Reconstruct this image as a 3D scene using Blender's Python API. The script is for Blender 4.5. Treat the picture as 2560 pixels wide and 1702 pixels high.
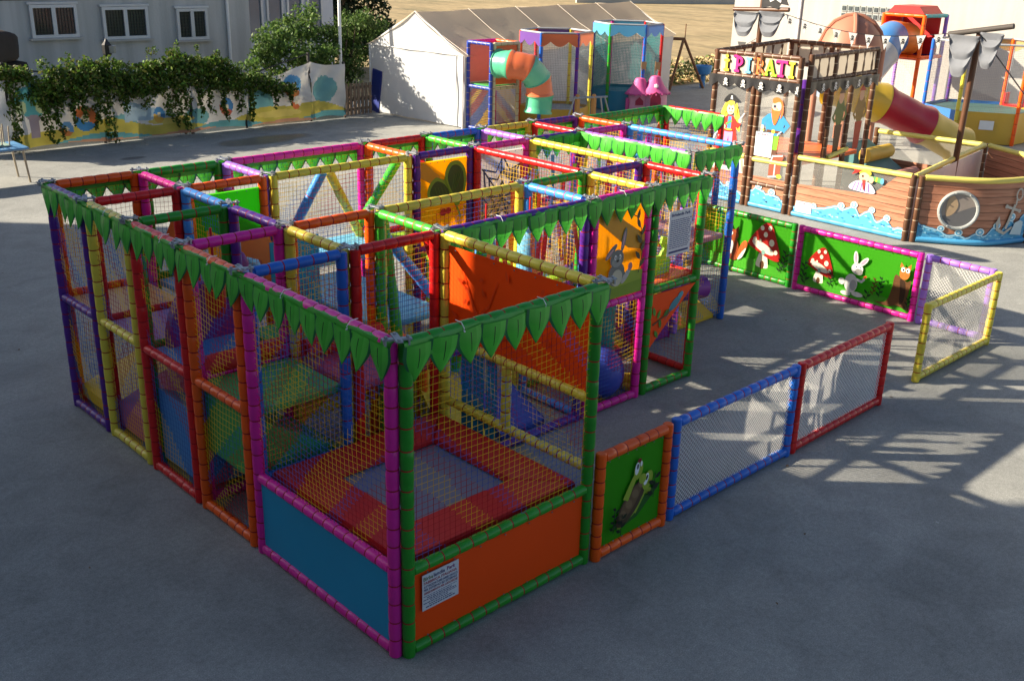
import bpy, bmesh, math, random
from mathutils import Vector, Matrix, Quaternion, noise
from mathutils.geometry import tessellate_polygon
R = math.radians
rnd = random.Random(7)
sc = bpy.context.scene
for o in list(bpy.data.objects): bpy.data.objects.remove(o)
COL = sc.collection

# ------------------------------------------------------------------ camera
cam = bpy.data.cameras.new('camera'); cam_o = bpy.data.objects.new('camera', cam); COL.objects.link(cam_o)
cam.sensor_width = 36; cam.lens = 36.217; cam.clip_end = 2000
cam_o.location = (-3.609, -4.771, 4.681)
cam_o.rotation_euler = (R(69.089), R(-1.470), R(-43.377))
sc.camera = cam_o
# ------------------------------------------------------------------ sky and sun
SUN_EL = 26.0; LX, LY = 0.722, -0.692          # the way the light travels over the ground
w = bpy.data.worlds.new('World'); sc.world = w; w.use_nodes = True
nt = w.node_tree; bg = nt.nodes['Background']
sky = nt.nodes.new('ShaderNodeTexSky'); sky.sky_type = 'NISHITA'; sky.sun_disc = False
sky.sun_elevation = R(SUN_EL); sky.sun_rotation = math.atan2(-LX, -LY); sky.air_density = .8; sky.dust_density = 1.5; sky.ozone_density = .7
nt.links.new(sky.outputs[0], bg.inputs[0]); bg.inputs[1].default_value = 0.067
sun = bpy.data.lights.new('sun', 'SUN'); sun.energy = 5.0; sun.angle = R(0.55); sun.color = (1.0, 0.87, 0.69)
sun_o = bpy.data.objects.new('sun', sun); COL.objects.link(sun_o); sun_o.location = (-20, 20, 20)
ce = math.cos(R(SUN_EL))
sun_o.rotation_euler = Vector((LX*ce, LY*ce, -math.sin(R(SUN_EL)))).to_track_quat('-Z', 'Y').to_euler()
sc.view_settings.view_transform = 'Standard'; sc.view_settings.look = 'None'
sc.view_settings.exposure = 1.40; sc.view_settings.gamma = 1; sc.view_settings.use_curve_mapping = False
sc.render.engine = 'CYCLES'
sc.cycles.max_bounces = 8; sc.cycles.transparent_max_bounces = 24; sc.cycles.diffuse_bounces = 3

# ------------------------------------------------------------------ colours and materials
def s2l(c):
    return tuple(((x/12.92) if x <= .04045 else ((x+.055)/1.055)**2.4) for x in c)
def hx(h):
    h = h.lstrip('#'); return s2l(tuple(int(h[i:i+2], 16)/255 for i in (0, 2, 4)))
MATS = {}
def mat(name, col, rough=.5, spec=.5, var=.10, scale=6.0, bump=0.0, bscale=40, metal=0.0, transl=0.0, coat=0.0):
    if name in MATS: return MATS[name]
    m = bpy.data.materials.new(name); m.use_nodes = True; MATS[name] = m
    t = m.node_tree; N = t.nodes; L = t.links; b = N['Principled BSDF']
    b.inputs['Roughness'].default_value = rough; b.inputs['Specular IOR Level'].default_value = spec; b.inputs['Metallic'].default_value = metal
    b.inputs['Coat Weight'].default_value = coat; b.inputs['Coat Roughness'].default_value = .15
    tc = N.new('ShaderNodeTexCoord'); nz = N.new('ShaderNodeTexNoise'); nz.inputs['Scale'].default_value = scale; nz.inputs['Detail'].default_value = 5
    L.new(tc.outputs['Object'], nz.inputs['Vector'])
    oi = N.new('ShaderNodeObjectInfo'); ma = N.new('ShaderNodeMath'); ma.operation = 'MULTIPLY_ADD'
    L.new(oi.outputs['Random'], ma.inputs[0]); ma.inputs[1].default_value = .5; L.new(nz.outputs['Fac'], ma.inputs[2])
    mr = N.new('ShaderNodeMapRange'); mr.inputs[1].default_value = .3; mr.inputs[2].default_value = 1.2
    mr.inputs[3].default_value = 1-var; mr.inputs[4].default_value = 1+var; L.new(ma.outputs[0], mr.inputs[0])
    mx = N.new('ShaderNodeMix'); mx.data_type = 'RGBA'; mx.blend_type = 'MULTIPLY'; mx.inputs[0].default_value = 1
    mx.inputs[6].default_value = (*col, 1); L.new(mr.outputs[0], mx.inputs[7]); L.new(mx.outputs[2], b.inputs['Base Color'])
    mrr = N.new('ShaderNodeMapRange'); mrr.inputs[3].default_value = max(.03, rough-.08); mrr.inputs[4].default_value = min(1, rough+.12)
    L.new(nz.outputs['Fac'], mrr.inputs[0]); L.new(mrr.outputs[0], b.inputs['Roughness'])
    if bump:
        n2 = N.new('ShaderNodeTexNoise'); n2.inputs['Scale'].default_value = bscale; n2.inputs['Detail'].default_value = 4
        L.new(tc.outputs['Object'], n2.inputs['Vector']); bp = N.new('ShaderNodeBump'); bp.inputs['Strength'].default_value = bump; bp.inputs['Distance'].default_value = .02
        L.new(n2.outputs['Fac'], bp.inputs['Height']); L.new(bp.outputs[0], b.inputs['Normal'])
    if transl:
        out = N['Material Output']; tr = N.new('ShaderNodeBsdfTranslucent'); L.new(mx.outputs[2], tr.inputs[0]); ms = N.new('ShaderNodeMixShader')
        ms.inputs[0].default_value = transl; L.new(b.outputs[0], ms.inputs[1]); L.new(tr.outputs[0], ms.inputs[2]); L.new(ms.outputs[0], out.inputs[0])
    return m
def vcol_mat(name, rough=.45, transl=0.0, var=.12, bump=0.0, bscale=3):
    """print: colours come from the mesh's own colour attribute"""
    m = mat(name, (1, 1, 1), rough, .4, var, 5, bump, bscale, transl=transl)
    t = m.node_tree; a = t.nodes.new('ShaderNodeAttribute'); a.attribute_name = 'Col'
    mx = [n for n in t.nodes if n.type == 'MIX'][0]; t.links.new(a.outputs['Color'], mx.inputs[6])
    return m
PAL = {'red': (.60, .012, .012), 'orange': (.88, .11, .005), 'yellow': (.72, .60, .06), 'green': (.020, .27, .018), 'lime': (.06, .46, .035),
       'blue': (.018, .135, .56), 'sky': (.06, .30, .78), 'purple': (.085, .018, .24), 'lav': (.30, .15, .62), 'pink': (.70, .018, .31), 'teal': (.02, .33, .36)}
def vinyl(c): return mat('vinyl_'+c, PAL[c], .32, .38, .16, 3.2, .28, 13)
TIE = mat('tie_cord', (.33, .008, .012), .6, .3)
PRINT = vcol_mat('banner_print', .45, .12)
PRINT_FLAT = vcol_mat('panel_print', .42)
GREYM = mat('galvanised_steel', (.30, .32, .34), .5, .5, .2, 20, metal=.7)
WHITE = mat('white_plastic', (.72, .72, .70), .5)
BLACKM = mat('black_paint', (.012, .012, .013), .5)
WOODBROWN = mat('brown_vinyl', (.105, .046, .022), .42, .4, .2, 4, .15, 12)
PALETIE = mat('pale_tie', (.50, .40, .27), .6)

def clear_vinyl():
    m = bpy.data.materials.new('clear_vinyl'); m.use_nodes = True; t = m.node_tree; N = t.nodes; L = t.links
    b = N['Principled BSDF']; b.inputs['Base Color'].default_value = (.62, .60, .56, 1); b.inputs['Roughness'].default_value = .25
    tr = N.new('ShaderNodeBsdfTransparent'); tr.inputs[0].default_value = (.93, .93, .92, 1); ms = N.new('ShaderNodeMixShader')
    nz = N.new('ShaderNodeTexNoise'); nz.inputs['Scale'].default_value = 3; mr = N.new('ShaderNodeMapRange'); mr.inputs[3].default_value = .06; mr.inputs[4].default_value = .17
    L.new(nz.outputs['Fac'], mr.inputs[0]); L.new(mr.outputs[0], ms.inputs[0]); L.new(tr.outputs[0], ms.inputs[1]); L.new(b.outputs[0], ms.inputs[2])
    L.new(ms.outputs[0], N['Material Output'].inputs[0]); return m
CLEAR = clear_vinyl()

def net_mat():
    """knotted play netting dyed in stepped diagonal patches: yellow, blue, red"""
    m = mat('play_net', (1, 1, 1), .7, .2, .15)
    t = m.node_tree; N = t.nodes; L = t.links
    tc = N.new('ShaderNodeTexCoord'); oi = N.new('ShaderNodeObjectInfo')
    sp = N.new('ShaderNodeSeparateXYZ'); sn = N.new('ShaderNodeVectorMath'); sn.operation = 'SNAP'; sn.inputs[1].default_value = (.045, .045, .045)
    L.new(tc.outputs['Object'], sn.inputs[0]); L.new(sn.outputs[0], sp.inputs[0])
    def M(op, a, b):
        n = N.new('ShaderNodeMath'); n.operation = op
        for k, v in ((0, a), (1, b)):
            if isinstance(v, (int, float)): n.inputs[k].default_value = v
            else: L.new(v, n.inputs[k])
        return n.outputs[0]
    sgn = M('SUBTRACT', M('MULTIPLY', M('GREATER_THAN', oi.outputs['Random'], .5), 2.0), 1.0)
    d = M('ADD', M('MULTIPLY', sp.outputs['X'], sgn), M('MULTIPLY', sp.outputs['Z'], .95))
    d = M('ADD', d, M('MULTIPLY', oi.outputs['Random'], 7.3))
    f = M('FRACT', M('MULTIPLY', d, .62), 0)
    cr = N.new('ShaderNodeValToRGB'); cr.color_ramp.interpolation = 'CONSTANT'; e = cr.color_ramp.elements
    e[0].position = 0; e[0].color = (.85, .52, .02, 1); e[1].position = .26; e[1].color = (.06, .14, .46, 1)
    for p, c in ((.50, (.44, .02, .03, 1)), (.68, (.85, .52, .02, 1)), (.8, (.44, .02, .03, 1)), (.9, (.06, .14, .46, 1))):
        k = e.new(p); k.color = c
    L.new(f, cr.inputs[0]); mx = [n for n in N if n.type == 'MIX'][0]; L.new(cr.outputs[0], mx.inputs[6])
    return m
NETM = net_mat()
NETW = mat('white_net', (.66, .66, .64), .7, .2)
NETT = mat('teal_net', (.05, .27, .27), .7, .2)
NETB = mat('grey_net', (.22, .24, .26), .7, .2)

# ------------------------------------------------------------------ object helpers
WPOS = {}
def wpos(o): return WPOS.get(o.name, Vector((0, 0, 0))) if o else Vector((0, 0, 0))
def tag(o, label, cat, group=None, kind=None):
    if label: o['label'] = label
    if cat: o['category'] = cat
    if group: o['group'] = group
    if kind: o['kind'] = kind
    return o
def add(name, me, parent=None, loc=(0, 0, 0), rot=None):
    o = bpy.data.objects.new(name, me); COL.objects.link(o)
    loc = Vector(loc); WPOS[o.name] = loc
    if parent: o.parent = parent; o.location = loc - wpos(parent)
    else: o.location = loc
    if rot is not None:
        if isinstance(rot, Quaternion): rot = rot.to_euler()
        o.rotation_euler = rot
    return o
def empty(name, loc, parent=None): return add(name, None, parent, loc)
def V(*a): return Vector(a)
class B:
    """collects faces in world (or local) coordinates and links them as one mesh object"""
    def __init__(s): s.v = []; s.f = []; s.m = []; s.c = []
    def face(s, pts, m=0, c=None):
        i = len(s.v); s.v += [Vector(p) for p in pts]; s.f.append(tuple(range(i, i+len(pts)))); s.m.append(m); s.c.append(c)
    def grid(s, rows, m=0, cols=None, close=False):
        i = len(s.v); nr = len(rows); nc = len(rows[0])
        for r in rows: s.v += [Vector(p) for p in r]
        for a in range(nr-1):
            for b in range(nc if close else nc-1):
                b2 = (b+1) % nc
                s.f.append((i+a*nc+b, i+a*nc+b2, i+(a+1)*nc+b2, i+(a+1)*nc+b)); s.m.append(m if not callable(m) else m(a, b)); s.c.append(cols(a, b) if cols else None)
    def box(s, c, d, m=0, q=None, col=None):
        c = Vector(c); hx_, hy, hz = d[0]/2, d[1]/2, d[2]/2
        P = [Vector((x*hx_, y*hy, z*hz)) for z in (-1, 1) for y in (-1, 1) for x in (-1, 1)]
        if q: P = [q @ p for p in P]
        i = len(s.v); s.v += [c+p for p in P]
        for f in ((0, 2, 3, 1), (4, 5, 7, 6), (0, 1, 5, 4), (2, 6, 7, 3), (0, 4, 6, 2), (1, 3, 7, 5)):
            s.f.append(tuple(i+k for k in f)); s.m.append(m); s.c.append(col)
    def tube(s, path, r, n=8, m=0, caps=True, col=None):
        path = [Vector(p) for p in path]; rings = []; up = None
        for k, p in enumerate(path):
            d = (path[min(k+1, len(path)-1)] - path[max(k-1, 0)])
            if d.length < 1e-9: d = Vector((0, 0, 1))
            d.normalize()
            if up is None:
                up = d.orthogonal().normalized()
            else:
                up = (up - d*up.dot(d)); up = up.normalized() if up.length > 1e-6 else d.orthogonal().normalized()
            sd = d.cross(up); rr = r[k] if isinstance(r, (list, tuple)) else r
            rings.append([p + (up*math.cos(2*math.pi*j/n) + sd*math.sin(2*math.pi*j/n))*rr for j in range(n)])
        s.grid(rings, m, close=True, cols=(lambda a, b: col) if col else None)
        if caps:
            s.face(rings[0][::-1], m, col); s.face(rings[-1], m, col)
    def lathe(s, prof, c=(0, 0, 0), n=16, m=0, caps=True):
        c = Vector(c); rings = [[c+Vector((r*math.cos(2*math.pi*j/n), r*math.sin(2*math.pi*j/n), z)) for j in range(n)] for r, z in prof]
        s.grid(rings, m, close=True)
        if caps: s.face(rings[0][::-1], m); s.face(rings[-1], m)
    def ball(s, c, r, n=12, m=0, sq=(1, 1, 1), jit=0, col=None):
        c = Vector(c); rows = []
        for a in range(n//2+1):
            t = math.pi*a/(n//2); row = []
            for b in range(n):
                p = 2*math.pi*b/n; d = Vector((math.sin(t)*math.cos(p), math.sin(t)*math.sin(p), math.cos(t)))
                k = 1 + (jit*noise.noise(d*1.7+c) if jit else 0)
                row.append(c+Vector((d.x*sq[0], d.y*sq[1], d.z*sq[2]))*r*k)
            rows.append(row)
        s.grid(rows[::-1], m, close=True, cols=(lambda a, b: col) if col else None)
    def prism(s, poly, o, u, v, n, t, m=0, col=None):
        """2D outline extruded by t along n"""
        o, u, v, n = map(Vector, (o, u, v, n)); pts = [o+u*a+v*b for a, b in poly]; tris = tessellate_polygon([[Vector((a, b, 0)) for a, b in poly]])
        i = len(s.v); k = len(pts); s.v += [p+n*t for p in pts]+pts
        for tr in tris:
            s.f.append(tuple(i+j for j in tr)); s.m.append(m); s.c.append(col)
            s.f.append(tuple(i+k+j for j in tr[::-1])); s.m.append(m); s.c.append(col)
        for j in range(k):
            j2 = (j+1) % k; s.f.append((i+j, i+j2, i+k+j2, i+k+j)); s.m.append(m); s.c.append(col)
    def mesh(s, name, mats, smooth=False, centre=False):
        off = Vector((0, 0, 0))
        if centre and s.v:
            lo = [min(p[k] for p in s.v) for k in range(3)]; hi = [max(p[k] for p in s.v) for k in range(3)]
            off = Vector(((lo[0]+hi[0])/2, (lo[1]+hi[1])/2, lo[2]))
        me = bpy.data.meshes.new(name); me.from_pydata([p-off for p in s.v], [], s.f)
        for mm in (mats if isinstance(mats, (list, tuple)) else [mats]): me.materials.append(mm)
        me.polygons.foreach_set('material_index', s.m)
        if any(c is not None for c in s.c):
            a = me.color_attributes.new('Col', 'FLOAT_COLOR', 'CORNER'); data = []
            for f, c in zip(s.f, s.c):
                c = c or (1, 1, 1)
                data += [c[0], c[1], c[2], 1.0]*len(f)
            a.data.foreach_set('color', data)
        if smooth:
            me.polygons.foreach_set('use_smooth', [True]*len(me.polygons))
            me.set_sharp_from_angle(angle=R(40))
        me.update(); return me, off
    def build(s, name, mats, parent=None, smooth=False, loc=None):
        me, off = s.mesh(name, mats, smooth, True)
        return add(name, me, parent, off)

def quat_z(d): return Vector(d).to_track_quat('Z', 'Y')
PADCACHE = {}
def pad_mesh(L, r, col, sp, tie, ties=True):
    key = (round(L, 3), round(r, 4), col if isinstance(col, str) else col.name, round(sp, 3), ties)
    if key in PADCACHE: return PADCACHE[key]
    n = max(1, round(L/sp)); sg = L/n; prof = [(r*.8, 0, 0), (r, .008, 0)]
    rr = random.Random(hash(key[:2]) % 1000)
    for k in range(n):
        z0 = k*sg; bul = r*(1.02+.03*rr.random())
        prof += [(bul*.985, z0+sg*.18, 0), (bul*1.01, z0+sg*.5, 0), (bul*.985, z0+sg*.85, 0)]
        if k < n-1:
            z = z0+sg+rr.uniform(-.012, .012)
            if ties: prof += [(r*.955, z-.0055, 1), (r*.965, z+.0055, 0)]
            else: prof += [(r*.97, z, 0)]
    prof += [(r, L-.008, 0), (r*.8, L, 0)]
    b = B(); ns = 12
    rings = [[Vector((q*math.cos(2*math.pi*j/ns), q*math.sin(2*math.pi*j/ns), z)) for j in range(ns)] for q, z, _ in prof]
    b.grid(rings, lambda a, _: prof[a][2], close=True); b.face(rings[0][::-1]); b.face(rings[-1])
    me, _ = b.mesh('padded_tube', [vinyl(col) if isinstance(col, str) else col, tie], True)
    PADCACHE[key] = me; return me
def pad(name, p0, p1, col, parent, r=.046, sp=.145, tie=None, ties=True):
    p0, p1 = Vector(p0), Vector(p1); d = p1-p0
    return add(name, pad_mesh(d.length, r, col, sp, tie or TIE, ties), parent, p0, quat_z(d))

NETCACHE = {}
def net_mesh(w, h, cell, m, rad, diamond=False):
    key = (round(w, 2), round(h, 2), cell, m.name, rad, diamond)
    if key in NETCACHE: return NETCACHE[key]
    b = B(); rr = random.Random(len(NETCACHE))
    def wob(x, z):
        e = math.sin(math.pi*max(0, min(1, x/w)))*math.sin(math.pi*max(0, min(1, z/h))); q = len(NETCACHE)
        return Vector((x+e*.016*math.sin(3.1*z+q), .03*math.sin(2.3*x+1.1*z+q)*e, z-e*.022*(1+.6*math.sin(2.7*x+q))))
    def strand(p, q, seg):
        pts = []
        for k in range(seg+1):
            t = k/seg; x = p[0]+(q[0]-p[0])*t; z = p[1]+(q[1]-p[1])*t
            jx = rr.uniform(-.003, .003) if 0 < k < seg and not diamond else 0
            pts.append(wob(x+jx, z+jx))
        b.tube(pts, rad, 3, caps=False)
    if diamond:
        s = cell*1.414; k = -int(h/s)-1
        while k*s < w+h:
            for sg in (1, -1):
                c = k*s if sg == 1 else k*s
                # line x - sg*z = const, clipped to the panel
                if sg == 1: x0 = max(0, c); z0 = x0-c; x1 = min(w, c+h); z1 = x1-c
                else: x0 = max(0, c-h); z0 = c-x0; x1 = min(w, c); z1 = c-x1
                if x1 > x0+.01: strand((x0, z0), (x1, z1), 3)
            k += 1
    else:
        nx = round(w/cell); nz = round(h/cell)
        for k in range(nx+1): strand((w*k/nx, 0), (w*k/nx, h), 4)
        for k in range(nz+1): strand((0, h*k/nz), (w, h*k/nz), 4 if w < 1.2 else 7)
    me, _ = b.mesh('net', m); NETCACHE[key] = me; return me
def net(p0, p1, z0, z1, parent, m=None, cell=.049, rad=.0018, diamond=False):
    p0 = Vector((p0[0], p0[1], 0)); p1 = Vector((p1[0], p1[1], 0)); d = p1-p0
    return add('net', net_mesh(d.length, z1-z0, cell, m or NETM, rad, diamond), parent, (p0.x, p0.y, z0), (0, 0, math.atan2(d.y, d.x)))

class Art:
    """flat print: layered outlines lying on a panel; coordinates in metres from its lower left corner"""
    def __init__(s, o, u, n, v=(0, 0, 1), base=.003): s.o, s.u, s.v, s.n = map(Vector, (o, u, v, n)); s.p = []; s.base = base; s.k = 0
    def poly(s, pts, c, smooth=False):
        if smooth: pts = s.cr(pts)
        s.p.append((pts, hx(c) if isinstance(c, str) else c))
    @staticmethod
    def cr(P, n=5):
        out = []; N_ = len(P)
        for i in range(N_):
            a, b, c, d = P[i-1], P[i], P[(i+1) % N_], P[(i+2) % N_]
            for k in range(n):
                t = k/n
                out.append(tuple(.5*((2*b[j])+(-a[j]+c[j])*t+(2*a[j]-5*b[j]+4*c[j]-d[j])*t*t+(-a[j]+3*b[j]-3*c[j]+d[j])*t**3) for j in (0, 1)))
        return out
    def ell(s, x, y, rx, ry, c, rot=0, n=18):
        cr, sr = math.cos(rot), math.sin(rot)
        s.poly([(x+rx*math.cos(t)*cr-ry*math.sin(t)*sr, y+rx*math.cos(t)*sr+ry*math.sin(t)*cr) for t in (2*math.pi*k/n for k in range(n))], c)
    def stroke(s, pts, w_, c, w1=None):
        L_ = []; Rr = []; n = len(pts)
        for k, p in enumerate(pts):
            a = pts[max(0, k-1)]; b = pts[min(n-1, k+1)]; dx, dy = b[0]-a[0], b[1]-a[1]; l = math.hypot(dx, dy) or 1
            ww = (w_ + ((w1 if w1 is not None else w_)-w_)*k/(n-1))/2
            L_.append((p[0]-dy/l*ww, p[1]+dx/l*ww)); Rr.append((p[0]+dy/l*ww, p[1]-dx/l*ww))
        s.poly(L_+Rr[::-1], c)
    def leaf(s, x, y, l, wd, a, c):
        ca, sa = math.cos(a), math.sin(a)
        pts = [(0, 0), (.25, .42), (.55, .5), (.85, .22), (1, 0), (.85, -.22), (.55, -.5), (.25, -.42)]
        s.poly([(x+(p*l)*ca-(q*wd)*sa, y+(p*l)*sa+(q*wd)*ca) for p, q in pts], c)
    def build(s, name, parent, m=None):
        b = B()
        for k, (pts, c) in enumerate(s.p):
            off = s.n*(s.base+.0008*k); P3 = [s.o+s.u*a+s.v*bb+off for a, bb in pts]
            for tr in tessellate_polygon([[Vector((a, bb, 0)) for a, bb in pts]]): b.face([P3[j] for j in tr], 0, c)
        return b.build(name, m or PRINT_FLAT, parent)

def text_mesh(txt, size, m, bold=0.0, align='LEFT', width=None, extrude=0.0008):
    cu = bpy.data.curves.new('t', 'FONT'); cu.body = txt; cu.size = size; cu.align_x = align; cu.offset = bold*size; cu.extrude = extrude; cu.resolution_u = 2
    o = bpy.data.objects.new('t', cu); COL.objects.link(o); bpy.context.view_layer.update()
    me = bpy.data.meshes.new_from_object(o.evaluated_get(bpy.context.evaluated_depsgraph_get()))
    bpy.data.objects.remove(o); bpy.data.curves.remove(cu)
    me.materials.clear(); me.materials.append(m)
    if width:
        xs = [v.co.x for v in me.vertices]; k = width/max(1e-6, (max(xs)-min(xs))); x0 = min(xs)
        for v in me.vertices: v.co.x = (v.co.x-x0)*k
    return me
def text_on(name, txt, o, u, size, m, parent, bold=.0, width=None, extrude=.0008):
    """upright lettering on a wall, reading along u"""
    u = Vector(u); n = u.cross(Vector((0, 0, 1)))
    rot = Matrix((u, Vector((0, 0, 1)), n)).transposed().to_quaternion()
    return add(name, text_mesh(txt, size, m, bold, 'LEFT', width, extrude), parent, o, rot)

# ------------------------------------------------------------------ ground, field
def ground_mat():
    m = bpy.data.materials.new('worn_concrete'); m.use_nodes = True; t = m.node_tree; N = t.nodes; L = t.links; b = N['Principled BSDF']
    tc = N.new('ShaderNodeTexCoord')
    def nz(sc_, det, dist=0, rough=.6):
        n = N.new('ShaderNodeTexNoise'); n.inputs['Scale'].default_value = sc_; n.inputs['Detail'].default_value = det; n.inputs['Distortion'].default_value = dist; n.inputs['Roughness'].default_value = rough
        L.new(tc.outputs['Object'], n.inputs['Vector']); return n.outputs['Fac']
    def ramp(f, stops):
        r = N.new('ShaderNodeValToRGB'); e = r.color_ramp.elements
        for k, (p, c) in enumerate(stops):
            q = e[k] if k < 2 else e.new(p); q.position = p; q.color = (*c, 1)
        L.new(f, r.inputs[0]); return r.outputs[0]
    def mul(a, bb, f=1.0):
        x = N.new('ShaderNodeMix'); x.data_type = 'RGBA'; x.blend_type = 'MULTIPLY'; x.inputs[0].default_value = f; L.new(a, x.inputs[6]); L.new(bb, x.inputs[7]); return x.outputs[2]
    base = ramp(nz(.33, 8, .4), [(.30, (.232, .240, .226)), (.68, (.345, .350, .322))])
    mid = ramp(nz(2.1, 6, .8), [(.30, (.83, .83, .83)), (.62, (1.05, 1.05, 1.05))])
    fine = ramp(nz(95, 3, 0, .8), [(.32, (.62, .62, .62)), (.66, (1.22, 1.22, 1.22))])
    grit = ramp(nz(23, 4, 0, .7), [(.35, (.86, .86, .86)), (.62, (1.08, 1.08, 1.08))])
    col = mul(mul(mul(base, mid), fine), grit)
    # damp stain by the mural, an oil spot, hairline cracks
    def spot(x, y, rx, ry, dark, warp=.8):
        mp = N.new('ShaderNodeMapping'); mp.inputs['Location'].default_value = (-x/rx, -y/ry, 0); mp.inputs['Scale'].default_value = (1/rx, 1/ry, 1); L.new(tc.outputs['Object'], mp.inputs[0])
        nn = N.new('ShaderNodeTexNoise'); nn.inputs['Scale'].default_value = 1.5; nn.inputs['Detail'].default_value = 5; L.new(tc.outputs['Object'], nn.inputs['Vector'])
        va = N.new('ShaderNodeVectorMath'); va.operation = 'MULTIPLY_ADD'; L.new(nn.outputs['Color'], va.inputs[0]); va.inputs[1].default_value = (warp, warp, 0); L.new(mp.outputs[0], va.inputs[2])
        vs = N.new('ShaderNodeVectorMath'); vs.operation = 'SUBTRACT'; L.new(va.outputs[0], vs.inputs[0]); vs.inputs[1].default_value = (warp/2, warp/2, 0)
        ln = N.new('ShaderNodeVectorMath'); ln.operation = 'LENGTH'; L.new(vs.outputs[0], ln.inputs[0])
        return ramp(ln.outputs['Value'], [(.72, (dark, dark, dark)), (1.05, (1, 1, 1))])
    wet = spot(9.7, 18.2, 1.5, .55, .42); col = mul(col, wet); col = mul(col, spot(6.2, 17.9, .35, .16, .45, .4)); col = mul(col, spot(4.2, -2.1, .9, .5, .86)); col = mul(col, spot(-2.2, 6.0, 1.0, 1.4, .88))
    vo = N.new('ShaderNodeTexVoronoi'); vo.feature = 'DISTANCE_TO_EDGE'; vo.inputs['Scale'].default_value = .16
    wn = N.new('ShaderNodeTexNoise'); wn.inputs['Scale'].default_value = 1.3; wn.inputs['Detail'].default_value = 6; L.new(tc.outputs['Object'], wn.inputs['Vector'])
    wa = N.new('ShaderNodeVectorMath'); wa.operation = 'MULTIPLY_ADD'; L.new(wn.outputs['Color'], wa.inputs[0]); wa.inputs[1].default_value = (1.4, 1.4, 0); L.new(tc.outputs['Object'], wa.inputs[2]); L.new(wa.outputs[0], vo.inputs['Vector'])
    col = mul(col, ramp(vo.outputs['Distance'], [(.0009, (.62, .6, .56)), (.0025, (1, 1, 1))]), .22)
    L.new(col, b.inputs['Base Color'])
    rr = N.new('ShaderNodeMapRange'); rr.inputs[1].default_value = .4; rr.inputs[2].default_value = 1; rr.inputs[3].default_value = .35; rr.inputs[4].default_value = .88; L.new(wet, rr.inputs[0]); L.new(rr.outputs[0], b.inputs['Roughness'])
    bp = N.new('ShaderNodeBump'); bp.inputs['Strength'].default_value = .5; bp.inputs['Distance'].default_value = .006
    n3 = nz(60, 6, 0, .75); L.new(n3, bp.inputs['Height']); L.new(bp.outputs[0], b.inputs['Normal'])
    return m
def grass_mat():
    m = bpy.data.materials.new('dry_grass'); m.use_nodes = True; t = m.node_tree; N = t.nodes; L = t.links; b = N['Principled BSDF']; b.inputs['Roughness'].default_value = .95
    tc = N.new('ShaderNodeTexCoord'); n1 = N.new('ShaderNodeTexNoise'); n1.inputs['Scale'].default_value = .12; n1.inputs['Detail'].default_value = 9; n1.inputs['Roughness'].default_value = .7
    mp = N.new('ShaderNodeMapping'); mp.inputs['Rotation'].default_value = (0, 0, R(45)); mp.inputs['Scale'].default_value = (3, 1, 1); L.new(tc.outputs['Object'], mp.inputs[0]); L.new(mp.outputs[0], n1.inputs['Vector'])
    r = N.new('ShaderNodeValToRGB'); e = r.color_ramp.elements; e[0].position = .3; e[0].color = (.17, .145, .065, 1); e[1].position = .52; e[1].color = (.37, .275, .135, 1); k = e.new(.75); k.color = (.47, .37, .20, 1)
    L.new(n1.outputs['Fac'], r.inputs[0]); n2 = N.new('ShaderNodeTexNoise'); n2.inputs['Scale'].default_value = 1.2; n2.inputs['Detail'].default_value = 5; L.new(mp.outputs[0], n2.inputs['Vector'])
    r2 = N.new('ShaderNodeMapRange'); r2.inputs[1].default_value = .3; r2.inputs[2].default_value = .7; r2.inputs[3].default_value = .6; r2.inputs[4].default_value = 1.12; L.new(n2.outputs['Fac'], r2.inputs[0])
    x = N.new('ShaderNodeMix'); x.data_type = 'RGBA'; x.blend_type = 'MULTIPLY'; x.inputs[0].default_value = 1; L.new(r.outputs[0], x.inputs[6]); L.new(r2.outputs[0], x.inputs[7]); L.new(x.outputs[2], b.inputs['Base Color'])
    return m
b = B(); b.face([(-600, -600, 0), (600, -600, 0), (600, 600, 0), (-600, 600, 0)]); g = b.build('ground', ground_mat()); g['kind'] = 'structure'
GR = grass_mat()
b = B(); rows = []
def fieldz(x, y): return .01 + .10*noise.noise(Vector((x*.22, y*.22, 0))) * min(1, max(0, (x+y-42)/8)) + .05
for a in range(46):
    row = []
    for c in range(60):
        x = 14 + (c/59)**2*330; y = 22.6 + (a/45)**2*330
        row.append((x, y, fieldz(x, y)))
    rows.append(row)
b.grid(rows); f = b.build('field', GR, smooth=True); f['kind'] = 'structure'
b = B(); b.grid([[(27.4+c*1.5+(0 if a else .4*math.sin(c*2)), 19.4+(a/6)*3.3, .012+.03*noise.noise(Vector((c*.7, a*.6, 3)))) for c in range(40)] for a in range(7)])
f = b.build('verge', GR, smooth=True); f['kind'] = 'structure'
# dry tufts
b = B(); rr = random.Random(5)
for k in range(900):
    u = rr.random()**2; y = 19.6+u*6; x = 27.6+rr.random()*14
    if y < 23 and x < 27.8: continue
    z = fieldz(x, y) if y > 22.6 else .02; h = rr.uniform(.05, .15); a = rr.uniform(0, 6.3); d = Vector((math.cos(a), math.sin(a), 0))*rr.uniform(.10, .35); c = Vector((x, y, z-.02))
    tone = rr.uniform(.85, 1.15); col = (.42*tone, .31*tone, .15*tone) if rr.random() < .8 else (.10*tone, .14*tone, .04*tone)
    b.face([c-d, c+d, c+d*.6+V(rr.uniform(-.08, .08), rr.uniform(-.08, .08), h)], 0, col)
g = b.build('grass', vcol_mat('tuft', .9)); tag(g, 'dry yellow grass tufts scattered over the field behind the tent', 'grass', kind='stuff')
b = B(); q = Quaternion((0, 0, 1), R(-25))
for k in range(12): b.box((70+k*3.6*.9, 62-k*3.6*.42, .75), (3.58, .3, 1.5), 0, q)
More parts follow.
